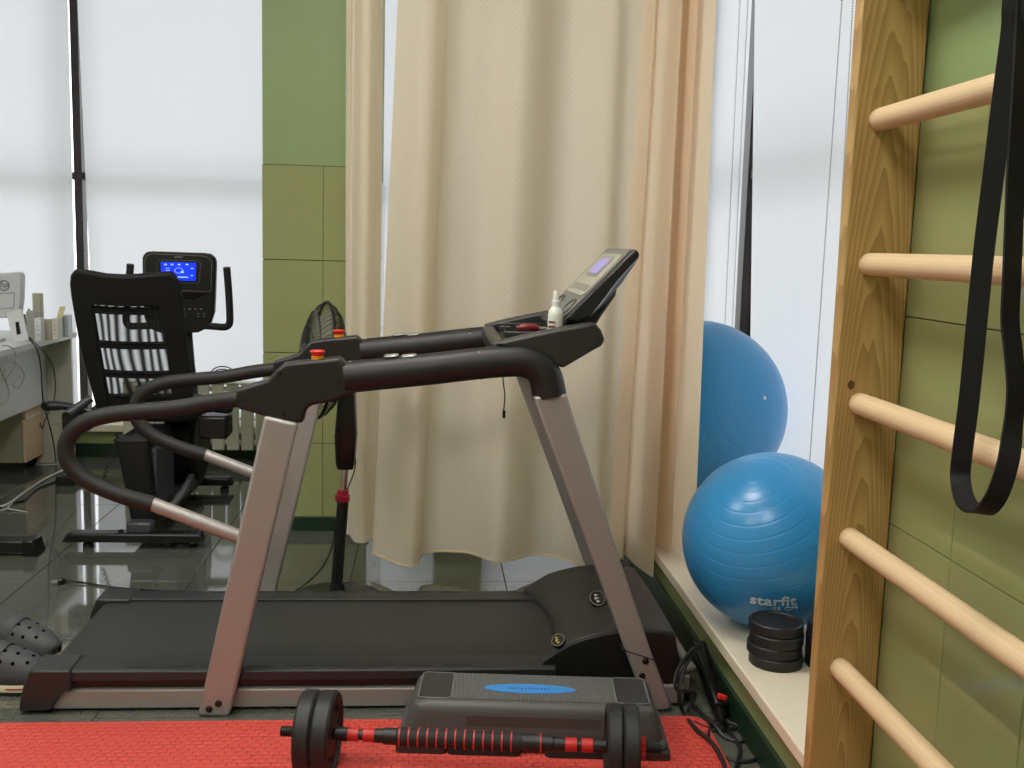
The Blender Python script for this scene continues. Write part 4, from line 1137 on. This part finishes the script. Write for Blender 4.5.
for yy in (434, 439, 444, 449):
    bm = nb(); p = FP(337.8, yy); cyl(bm, p + Vector((.006, 0, 0)), p - Vector((.006, 0, 0)), .005, 8); obj('button', bm, DGREY, bxo)
bm = nb(); tube(bm, catmull([FP(353, 462), FP(353.5, 452), FP(355.5, 462), FP(353, 475), FP(347, 490)], 5), .0022, 6); obj('lead', bm, CORD, fan)
bm = nb(); lathe(bm, [(.155, 0), (.155, .012), (.11, .022), (.03, .03), (.024, .06)], 32, Matrix.Translation((fx, FY, 0))); obj('base', bm, BLACK, fan)
# head: axis nearly along X, a little toward camera
fc = FP(322, 360); fax = Vector((-.955, -.28, .10)).normalized()
FR = .198
Mf = along(fc, fax)
bm = nb(); lathe(bm, [(.0, -.19), (.035, -.185), (.055, -.16), (.06, -.09), (.05, -.06), (.03, -.05)], 24, Mf); obj('motor', bm, BLACK, fan)
bm = nb(); tube(bm, [B2, Mf @ Vector((0, 0, -.12))], [.022, .03], 12); obj('neck', bm, BLACK, fan)
def guard(sgn, name):
    bm = nb()
    prof = [(.05, sgn * .062), (.10, sgn * .060), (.15, sgn * .048), (.187, sgn * .022), (FR, 0.0)]
    nsp = 60
    for k in range(nsp):
        a = 2 * PI * k / nsp; tw = .35 * sgn
        tube(bm, [Mf @ Vector((r_ * math.cos(a + tw * r_ / FR), r_ * math.sin(a + tw * r_ / FR), z_)) for r_, z_ in prof], .0013, 4)
    for r_, z_, th in ((.05, sgn * .062, .003), (.12, sgn * .058, .0015), (.165, sgn * .040, .003), (FR, 0, .0055)):
        tube(bm, [Mf @ Vector((r_ * math.cos(2 * PI * k / 40), r_ * math.sin(2 * PI * k / 40), z_)) for k in range(40)], th, 6, closed=True)
    o = obj(name, bm, BLACK, fan, smooth=60); o['kind'] = 'stuff'
guard(1, 'front_guard'); guard(-1, 'rear_guard')
bm = nb(); lathe(bm, [(.05, .060), (.05, .066), (.03, .072), (0, .073)], 24, Mf); obj('guard_badge', bm, BLACK, fan)
for k in range(3):
    bm = nb(); a = 2 * PI * k / 3; q = []
    for r_, da, z_ in ((.03, -.2, -.01), (.10, -.55, -.025), (.172, -.45, -.02), (.177, .2, .015), (.12, .35, .02), (.03, .3, .01)):
        q.append(Mf @ Vector((r_ * math.cos(a + da), r_ * math.sin(a + da), z_)))
    q2 = [p + fax * .002 for p in q]; loft(bm, [q, q2]); obj('blade', bm, mat('fan_blade', (128, 130, 112), .4), fan)
bm = nb(); lathe(bm, [(.03, -.03), (.03, .02), (.015, .03), (0, .031)], 20, Mf); obj('hub', bm, BLACK, fan)
bm = nb(); tube(bm, catmull([(fx + .01, FY - .02, .07), (fx + .0, FY - .06, .3), FP(334, 540), FP(322, 568), FP(300, 588), pz(280, 597, .004)], 6), .003, 6); obj('power_cord', bm, CORD, fan)

# ================================================================ RADIATOR
rad = thing('radiator', 'low cream sectional radiator under the blind beside the column', 'radiator', (-1.0, 5.76, 0.08))
RADM = mat('radiator_cream', (214, 214, 190), .4)
for k in range(14):
    x = -1.62 + k * .079
    bm = nb(); bx(bm, x - .034, x + .034, 5.715, 5.735, .085, .45); bx(bm, x - .010, x + .010, 5.735, 5.80, .095, .44); s_ = obj('section', bm, RADM, rad, bevel=.006)
bm = nb(); cyl(bm, (-1.66, 5.77, .42), (-.56, 5.77, .42), .014, 10); obj('header_pipe', bm, RADM, rad)
bm = nb(); cyl(bm, (-1.66, 5.77, .12), (-.56, 5.77, .12), .014, 10); obj('header_pipe', bm, RADM, rad)
bm = nb(); bx(bm, -1.655, -.56, 5.71, 5.80, .452, .462); obj('top_grille', bm, RADM, rad, bevel=.003)
bm = nb()
for x in (-1.5, -.7): bx(bm, x - .01, x + .01, 5.76, 5.79, 0, .10)
obj('support_legs', bm, RADM, rad)
p = py(223, 386, 5.74)
bm = nb()
for r_, dz in ((.055, 0), (.062, .008), (.048, -.006)):
    tube(bm, [Vector((p.x + r_ * 1.15 * math.cos(a), 5.735 + .006 * math.sin(3 * a), .468 + max(0, r_ * math.sin(a)) + .012 + dz)) for a in [PI * k / 16 for k in range(17)]], .0035, 6)
tag(obj('coiled_cable', bm, mat('cable_grey', (70, 70, 72), .5)), 'grey cable looped over the radiator top', 'cable')

# ================================================================ DESK CORNER
DT = 0.72
dx = -1.905
desk = thing('desk', 'white office desk along the left side with cables hanging down', 'desk', (-2.25, 5.1, 0))
bm = nb(); bx(bm, -2.75, dx, 3.9, 5.78, DT - .03, DT); obj('desktop', bm, WHITEL, desk, bevel=.003)
bm = nb(); bx(bm, -2.70, dx - .02, 5.735, 5.76, 0, DT - .03); obj('end_panel', bm, mat('panel_beige_grey', (200, 200, 184), .5), desk, bevel=.002)
pm = py(0, 415, 5.0)
bm = nb(); bx(bm, -2.075, -2.055, 3.92, 5.735, .34, DT - .03); obj('modesty_panel', bm, WHITEL, desk, bevel=.002)
bm = nb(); bx(bm, -2.70, -2.08, 3.92, 3.945, 0, DT - .03); obj('end_panel', bm, WHITEL, desk, bevel=.002)
bm = nb(); cyl(bm, (dx - .075, 5.734, DT - .05), (dx - .075, 5.728, DT - .05), .009, 10); obj('cable_port', bm, BADGE, desk)
ped = thing('drawer_pedestal', 'grey drawer pedestal with pale wood front under the white desk', 'drawer unit', (-2.3, 5.65, 0))
bm = nb(); bx(bm, -2.55, -2.095, 5.47, 5.725, .055, .335); obj('carcass', bm, mat('pedestal_grey', (150, 148, 128), .5), ped, bevel=.002)
PW = mat('pale_peach_wood', (222, 192, 158), .5, var=.05, vscale=6, stretch=(1, 1, 6))
for z0, z1 in ((.058, .285), (.292, .335)):
    bm = nb(); bx(bm, -2.094, -2.078, 5.475, 5.72, z0, z1); d_ = obj('drawer', bm, PW, ped, bevel=.002)
bm = nb(); bx(bm, -2.0775, -2.0735, 5.475, 5.72, .283, .293); obj('handle_strip', bm, WHITEP, ped)
for x in (-2.5, -2.13):
    for y in (5.52, 5.68):
        bm = nb(); cyl(bm, (x, y - .012, .0275), (x, y + .012, .0275), .0275, 14); obj('castor', bm, RUBBER, ped, bevel=.003)
# computer monitor, back towards us
SX = mat('monitor_white', (206, 208, 214), .4)
mon = thing('computer_monitor', 'white all-in-one monitor seen from behind on the desk', 'monitor', (-2.2, 5.05, DT))
ym = 5.05
pm = [py(x, y, ym) for x, y in ((-32, 318), (17, 318), (19, 300), (19.5, 276), (17.5, 272), (-32, 275))]
bm = nb(); loft(bm, [[Vector((p.x, ym + h + (p.x + 2.0) * .35, p.z)) for p in pm] for h in (0, .05)]); mb = obj('housing', bm, SX, mon, bevel=.008, bseg=3)
def MP(x, y, h=0): p = py(x, y, ym); return Vector((p.x, ym + (p.x + 2.0) * .35 - h, p.z))
bm = nb(); c = MP(4, 285.5, .002); uu = Vector((1, .35, 0)).normalized()
tube(bm, [c + uu * .0205 * math.cos(a) + Vector((0, 0, .0235 * math.sin(a))) for a in [2 * PI * k / 28 for k in range(28)]], .0022, 6, closed=True); lg = obj('logo_ring', bm, mat('logo_grey', (84, 86, 92), .4), mon)
text('logo_lettering', 'hp', .034, MATS['logo_grey'], flatfn(c + Vector((0, -.001, .003)), uu, (0, 0, 1)), lg, extrude=.001, shear=.25)
bm = nb()
for q in (((-20, 294), (13, 293)), ((13, 293), (12.5, 308)), ((12.5, 308), (-20, 311))): tube(bm, [MP(*q[0], .001), MP(*q[1], .001)], .0012, 5)
obj('hatch_line', bm, MATS['logo_grey'], mon)
bm = nb(); bx(bm, -2.32, -2.10, 5.06, 5.13, DT + .02, DT + .10); obj('neck', bm, SX, mon, bevel=.006)
bm = nb(); bx(bm, -2.40, -2.06, 4.98, 5.22, DT, DT + .014); obj('foot', bm, SX, mon, bevel=.004)
# slotted stand plate leaning in front
stp = thing('stand_plate', 'tilted white plate with a dark slot in front of the monitor', 'stand', (-2.03, 4.86, DT))
yp_ = 4.85
q = [py(x, y, yp_) for x, y in ((0, 313.5), (15.5, 310), (27, 340.5), (12, 343))]
q = [Vector((p.x, yp_ + .05 * (p.z - DT) / .12, max(p.z, DT + .004))) for p in q]
bm = nb(); loft(bm, [q, [p + Vector((0, .01, 0)) for p in q]]); obj('plate', bm, SX, stp, bevel=.003)
q = [py(x, y, yp_) for x, y in ((11.5, 323), (14.5, 322.3), (18.5, 334), (15, 335))]
bm = nb(); loft(bm, [[Vector((p.x, yp_ - .006 + .05 * (p.z - DT) / .12, p.z)) for p in q], [Vector((p.x, yp_ + .003 + .05 * (p.z - DT) / .12, p.z)) for p in q]]); obj('slot', bm, BADGE, stp)
bm = nb(); bx(bm, -2.14, -1.99, yp_ + .05, yp_ + .10, DT, DT + .05); obj('support', bm, SX, stp, bevel=.004)
bm = nb()
random.seed(5)
for k in range(7):
    x = -2.10 + random.uniform(-.04, .02); tube(bm, catmull([(x, yp_ + .0, DT + .09), (x + random.uniform(-.03, .02), yp_ - .05, DT + .05), (x + random.uniform(-.02, .03), yp_ - .06, DT + .02), (x + .01, yp_ - .03, DT + .006)], 5), .004, 6)
o = obj('cable_tangle', bm, CORD, smooth=60); tag(o, 'tangle of black cables behind the slotted plate on the desk', 'cables')

# small boxes on the desk: pixel box, depth, colour
def carton(label, x0p, x1p, ytp, yd, c, dep=.06, rot=0.0, flap=None, name='carton'):
    a = py(x0p, ytp, yd); b = py(x1p, ytp, yd)
    t = thing(name, label, 'box', ((a.x + b.x) / 2, yd, DT))
    w_ = b.x - a.x; h_ = a.z - DT
    R_ = Matrix.Rotation(rot, 3, 'Z')
    m = mat('carton_' + '_'.join(str(v) for v in c), c, .6)
    bm = nb(); quadbox(bm, ((a.x + b.x) / 2, yd + dep / 2, DT + h_ / 2), (w_, dep, h_), R_); bo_ = obj('carton_body', bm, m, t, bevel=.0015)
    bm = nb()
    for k in range(3): quadbox(bm, ((a.x + b.x) / 2, yd - .0006 - 0 * k, DT + h_ * (.3 + .18 * k)), (w_ * (.6 - .12 * k), .001, h_ * .05), None)
    obj('print', bm, mat('print_soft', (186, 186, 186), .6), t, smooth=0)
    if flap:
        bm = nb(); f0 = Vector((a.x + .003, yd + dep, DT + h_)); f1 = Vector((b.x, yd + dep, DT + h_)); f2 = f1 + Vector((.012, .015, flap)); f3 = f0 + Vector((.012, .015, flap))
        loft(bm, [[f0, f1, f2, f3], [p + Vector((0, .002, 0)) for p in (f0, f1, f2, f3)]]); obj('lid_flap', bm, mat('flap_yellow', (214, 204, 160), .6), t)
    return t
carton('tall narrow beige carton standing on the desk behind the small boxes', 32, 39.6, 293.5, 5.40, (186, 184, 160), .05)
carton('pale grey carton leaning beside the pen cup on the desk', 26, 34, 311, 5.28, (196, 194, 186), .05)
carton('white printed box at the front of the small desk boxes', 34, 40.5, 318, 5.20, (224, 226, 230), .05)
carton('beige open carton with raised yellow flap on the desk', 41, 51, 319.5, 5.30, (176, 168, 148), .05)
carton('white carton beside the open flapped carton on the desk', 51, 57.5, 318.5, 5.31, (222, 218, 206), .07, flap=.055)
carton('thin teal-grey box between white cartons on the desk', 58, 61.5, 317, 5.42, (150, 168, 170), .06)
carton('white box nearest the far end of the desk', 62, 68, 315, 5.46, (218, 224, 232), .06)
pcx = py(24, 322, 5.36)
t = thing('pen_cup', 'pen cup with dark pens beside the white monitor', 'pen cup', (pcx.x, 5.36, DT))
bm = nb(); lathe(bm, [(.0, 0), (.028, 0), (.03, .002), (.032, .07), (.029, .07), (.027, .004), (0, .004)], 20, Matrix.Translation((pcx.x, 5.36, DT))); obj('cup', bm, mat('cup_grey', (170, 172, 172), .5), t)
for k, (a_, b_, hh) in enumerate(((-.012, .0, .145), (.008, .01, .13), (.018, -.008, .15), (0, .012, .12))):
    bm = nb(); cyl(bm, (pcx.x + a_ * .6, 5.36 + b_, DT + .006), (pcx.x + a_ * 1.6, 5.36 + b_, DT + hh), .0045, 8); obj('pen', bm, (BADGE, CORD, mat('pen_green', (60, 110, 90), .4), BADGE)[k], t)

# cables hanging from the desk and lying on the floor
def cable(label, pts, r=.0035, m=CORD, n=7, name='cable'):
    bm = nb(); tube(bm, catmull(pts, n), r, 6); return tag(obj(name, bm, m), label, 'cable')
yd = 5.0
XD = dx + .012
def dpx(x, y): return px(x, y, XD)
cable('dark cable hanging over the desk edge down to the floor', [px(26, 337, dx - .03), dpx(31, 341), dpx(38, 352), dpx(41, 370), dpx(43, 400), dpx(48, 420), dpx(53, 440), pz(56, 462, .01)], .0035)
cable('second dark cable hanging over the desk edge beside the first', [px(29, 337, dx - .03), dpx(36, 344), dpx(50, 360), dpx(55, 378), dpx(54, 400), dpx(45, 420), dpx(43, 428), dpx(40, 423)], .003)
cable('thin grey cable looping in front of the white desk panel', [px(2, 346, dx - .03), dpx(8, 346), dpx(15, 352), dpx(13, 368), dpx(4, 380), dpx(2, 372), dpx(12, 362), dpx(22, 370), dpx(24, 378), dpx(18, 388), dpx(13, 384), dpx(20, 376)], .0025, mat('cable_beige', (150, 148, 138), .5))
cable('thin grey cable sagging at the left picture edge below the desktop', [dpx(-6, 360), dpx(2, 372), dpx(9, 392), dpx(6, 402), dpx(-4, 406)], .0025, MATS['cable_beige'])
cable('white cable running diagonally over the dark floor tiles', [pz(-12, 510, .006), pz(8, 504, .006), pz(25, 492, .006), pz(45, 479, .006), pz(65, 469.5, .006), pz(80, 464, .006)], .006, WCORD)
cable('dark cable lying beside the white cable on the floor', [pz(-10, 511, .005), pz(12, 503, .005), pz(24, 500, .005), pz(36, 489, .005), pz(48, 484, .005), pz(62, 480, .005)], .005)
cable('short white cable end with plug on the floor tiles', [pz(-8, 510.5, .005), pz(6, 509, .005), pz(13, 502, .005), pz(8, 508, .012), pz(16, 510, .005), pz(27, 512, .005)], .003, WCORD)
cable('thin white cable curled on the floor below the drawer pedestal', [pz(75, 459, .005), pz(55, 457.5, .005), pz(42, 459, .005), pz(36, 463.5, .005), pz(42, 465, .005), pz(60, 464, .005)], .004, WCORD)
cable('thin beige cable crossing the drawer front', [dpx(60, 430) + Vector((0, .2, 0)), dpx(53, 424), dpx(45, 423), dpx(39, 425), dpx(44, 431)], .0025, MATS['cable_beige'])
p = pz(70, 482, 0.0)
t = thing('power_strip', 'small black power strip on the floor near the desk', 'power strip', (p.x, p.y, 0))
bm = nb(); quadbox(bm, (p.x, p.y, .022), (.09, .16, .044)); obj('body', bm, BLACK, t, bevel=.006)
for k in range(3):
    bm = nb(); cyl(bm, (p.x, p.y - .05 + k * .05, .043), (p.x, p.y - .05 + k * .05, .0465), .018, 14); obj('socket', bm, BADGE, t)
# lone plug cable behind the treadmill
t = thing('plug_cable', 'black mains cable with plug lying behind the treadmill', 'cable', pz(62, 581, 0)[:])
bm = nb(); A_ = pz(66, 580.5, .012); B2 = pz(58, 581.5, .012); tube(bm, [B2, B2.lerp(A_, .4), A_], [.012, .014, .007], 10); obj('plug', bm, BADGE, t)
bm = nb()
for s in (-.008, .008): cyl(bm, B2 + Vector((0, s, 0)), B2 + Vector((-.022, s, 0)), .0025, 6)
obj('pins', bm, CHROME, t)
bm = nb(); tube(bm, catmull([A_, pz(85, 583, .005), pz(120, 588, .004), pz(170, 591, .004), pz(222, 593, .004)], 6), .0035, 6); obj('lead', bm, CORD, t)
# foot bar of another machine at the left edge
p0, p1 = pz(-45, 557, 0), pz(38, 556, 0)
t = thing('machine_foot_bar', 'black machine foot bar ending at the left picture edge', 'foot bar', (p0.x, 4.06, 0))
bm = nb(); prism(bm, [(p0.x - .1, .012), (p1.x, .012), (p1.x - .02, .06), (p0.x - .1, .06)], 4.03, 4.11); obj('bar', bm, BK, t, bevel=.006)
bm = nb(); prism(bm, [(p1.x - .05, .008), (p1.x + .004, .0), (p1.x - .012, .064), (p1.x - .055, .064)], 4.022, 4.118); obj('end_cap', bm, BADGE, t, bevel=.006)
for x in (p0.x - .05, p1.x - .05):
    bm = nb(); cyl(bm, (x, 4.07, 0), (x, 4.07, .014), .02, 12); obj('foot', bm, RUBBER, t)

# ================================================================ CLOGS
CLOG = mat('clog_grey', (66, 67, 70), .6, bump=.1, bscale=500)
CSOLE = mat('clog_cream', (214, 204, 170), .6); CRED = mat('clog_print', (150, 30, 50), .5)
def clog(label, loc, rz, mirror=1):
    t = thing('clog', label, 'shoe', loc, 'grey foam clogs', rot=(0, 0, rz))
    L_ = .29
    def outline(s, z, k=1.0):
        pts = []
        for i in range(40):
            a = 2 * PI * i / 40; c, s_ = math.cos(a), math.sin(a)
            w_ = .053 + .010 * (c + .3) if c > -.3 else .048
            x = (L_ / 2) * c
            y = w_ * (abs(s_) ** .8) * (1 if s_ > 0 else -1)
            pts.append(Vector((x * s, y * s * mirror, z)))
        return pts
    bm = nb(); loft(bm, [outline(.96, 0), outline(1.0, .006), outline(1.01, .012)]); obj('outsole', bm, RUBBER, t, local=True)
    bm = nb(); loft(bm, [outline(1.01, .012), outline(1.015, .03), outline(1.0, .032)]); band = obj('midsole', bm, CSOLE, t, local=True)
    # upper: toe box dome, open at the heel
    bm = nb(); rows = []
    nx_ = 22; na = 15
    for i in range(nx_ + 1):
        u = i / nx_; x = L_ / 2 * .985 - u * L_ * .60
        c = x / (L_ / 2); w_ = (.053 + .010 * (c + .3)) * math.sqrt(max(0.0, 1 - c * c)) ** .8 if c > -.2 else .050
        w_ = max(w_, .012)
        h = .026 + .072 * math.sin(min(1, u * 1.05 + .02) * PI / 2) ** .75
        row = []
        for k in range(na + 1):
            a = PI * k / na
            row.append(Vector((x + .012 * math.sin(a) * (1 - u), w_ * math.cos(a) * mirror, .028 + h * (math.sin(a) ** .7) - .0)))
        rows.append(row)
    loft(bm, rows, close=False, cap=False)
    up = obj('upper', bm, CLOG, t, local=True, smooth=60)
    s_ = up.modifiers.new('thick', 'SOLIDIFY'); s_.thickness = .005; s_.offset = -1
    # heel rim
    bm = nb(); rows = []
    for k in range(15):
        a = math.radians(85 + 190 * k / 14); x = .045 * 0 + (L_ / 2 * .97) * math.cos(a); y = .049 * math.sin(a)
        hh = .065 - .022 * math.sin(PI * k / 14)
        rows.append([Vector((x, y * mirror, .028)), Vector((x * 1.01, y * 1.02 * mirror, hh)), Vector((x * .96, y * .92 * mirror, hh)), Vector((x * .95, y * .9 * mirror, .028))])
    loft(bm, rows); obj('heel_rim', bm, CLOG, t, local=True)
    # strap folded forward over the top
    bm = nb(); rows = []
    for k in range(21):
        a = PI * k / 20
        c = Vector((-.012 + .030 * math.sin(a), .054 * math.cos(a) * mirror, .058 + .066 * math.sin(a)))
        rows.append([c + Vector((-.013, 0, .004)), c + Vector((.013, 0, -.002)), c + Vector((.013, 0, .003)) * 1.04, c + Vector((-.013, 0, .010))])
    loft(bm, rows); sp = obj('heel_strap', bm, CLOG, t, local=True)
    for s in (1, -1):
        bm = nb(); cyl(bm, (-.012, s * .052, .058), (-.012, s * .060, .058), .009, 12); obj('rivet', bm, BADGE, t, local=True)
    # vent holes
    for u, angs in ((.30, (55, 90, 125)), (.48, (40, 72, 108, 140)), (.66, (38, 68, 112, 142)), (.82, (50, 130))):
        x = L_ / 2 * .985 - u * L_ * .60
        c = x / (L_ / 2); w_ = (.053 + .010 * (c + .3)) * math.sqrt(max(0, 1 - c * c)) ** .8 if c > -.2 else .050
        h = .026 + .072 * math.sin(min(1, u * 1.05 + .02) * PI / 2) ** .75
        for ad_ in angs:
            a = math.radians(ad_); p_ = Vector((x + .012 * math.sin(a) * (1 - u), w_ * math.cos(a) * mirror, .028 + h * math.sin(a) ** .7))
            n_ = Vector((.35, math.cos(a) / w_ * .05 * mirror, math.sin(a))).normalized()
            bm = nb(); cyl(bm, p_ - n_ * .004, p_ + n_ * .0008, .0052, 10); obj('vent_hole', bm, mat('hole_dark', (10, 10, 10), 0.95, spec=0.05), up, local=True)
    # side lettering on the midsole, following its curve
    me = text_verts('CROCS', .0235, .0006, bold=.0006)
    bm = nb(); bm.from_mesh(me); bpy.data.meshes.remove(me)
    for v in bm.verts:
        x = v.co.x - .004; yy = -.0655 if mirror > 0 else -.0655
        c = max(-.99, min(.99, x / (L_ / 2))); w_ = (.053 + .010 * (c + .3)) if c > -.3 else .048
        v.co = Vector((x, -(w_ * (math.sqrt(1 - c * c) ** .8) * 1.018 + v.co.z), .0215 + v.co.y * .85))
    obj('printed_lettering', bm, CRED, band, local=True, smooth=0)
    bm = nb(); tube(bm, [Vector((x, -(.053 + .010 * (x / (L_ / 2) + .3)) * (math.sqrt(1 - (x / (L_ / 2)) ** 2) ** .8) * 1.018, .0215)) for x in [0.05 + .075 * k / 10 for k in range(11)]], .0022, 6); obj('printed_stripe', bm, CRED, band, local=True)
    return t
clog('grey foam clog with cream sole and red lettering, nearest the treadmill corner', (-1.166, 2.826, 0), math.radians(-8))
clog('grey foam clog with folded strap, behind the lettered one', (-1.20, 3.03, 0), math.radians(-20), -1)

# ================================================================ CABLES AT THE TREADMILL FRONT
def F(x, y, h=.006): return pz(x, y, h)
cable('black mains cord looping up beside the treadmill front foot', [F(688, 712, .01), Vector((.735, 2.62, .06)), py(677, 690, 2.60), py(676, 675, 2.62), py(684, 660, 2.66), py(692, 650, 2.68), py(699, 645.5, 2.70)], .0055, name='cable')
cable('black mains cord loop rising by the treadmill wheel', [py(700, 646, 2.70), py(692, 655, 2.68), py(683, 672, 2.64), py(679, 695, 2.60), F(683, 712, .006), F(697, 724, .006), F(715, 730, .006), F(735, 728, .006), F(745, 717, .006), F(748, 706, .02), F(745, 703, .05)], .0055, name='cable')
cable('black cord in a wide loop on the floor beside the plinth', [F(688, 720, .008), F(696, 729, .017), F(712, 743, .017), F(722, 760, .017), F(727, 775, .017)], .006, name='cable')
cable('black cord from the adapter curling along the plinth', [F(720, 713, .03), F(726, 727, .01), F(735, 739, .006), F(740, 750, .006), F(736, 768, .006)], .0055, name='cable')
cable('thin black cord circling the adapter near the plinth', [F(715, 700, .05), F(718, 693, .06), F(732, 694, .05), F(748, 708, .03), F(760, 730, .012), F(763, 747, .008), F(755, 759, .006), F(740, 761, .006), F(724, 757, .006)], .0045, name='cable')
cable('black cord crossing the floor gap between mat and plinth', [F(686, 690, .006), F(692, 704, .006), F(712, 722, .02), F(725, 737, .006), F(742, 741, .006), F(748, 734, .006), F(735, 725, .012), F(716, 720, .015), F(710, 728, .006), F(708, 738, .012)], .005, name='cable')
A_ = Vector((0.800, 2.83, .11)); B2 = Vector((0.793, 2.57, .035))
t = thing('mains_adapter', 'long black mains adapter with red switch leaning by the plinth', 'adapter', (B2.x, B2.y, 0))
bm = nb(); dd = (B2 - A_); quadbox(bm, (A_ + B2) / 2, (.042, dd.length, .045), Matrix.Rotation(math.atan2(dd.z, -dd.y) * -1, 3, 'X')); ab = obj('body', bm, BADGE, t, bevel=.008)
p = py(722, 697, 2.575)
bm = nb(); quadbox(bm, p, (.026, .012, .014), Matrix.Rotation(.3, 3, 'Y')); obj('switch', bm, mat('switch_red', (225, 50, 40), .3), t, bevel=.003)
bm = nb(); tube(bm, [B2 + Vector((-.005, -.01, .0)), B2 + Vector((-.012, -.05, .0)), B2 + Vector((-.015, -.075, .0))], [.016, .012, .006], 10); obj('plug', bm, BADGE, t)

for o in bpy.data.objects:
    if '_o' in o.keys(): del o['_o']
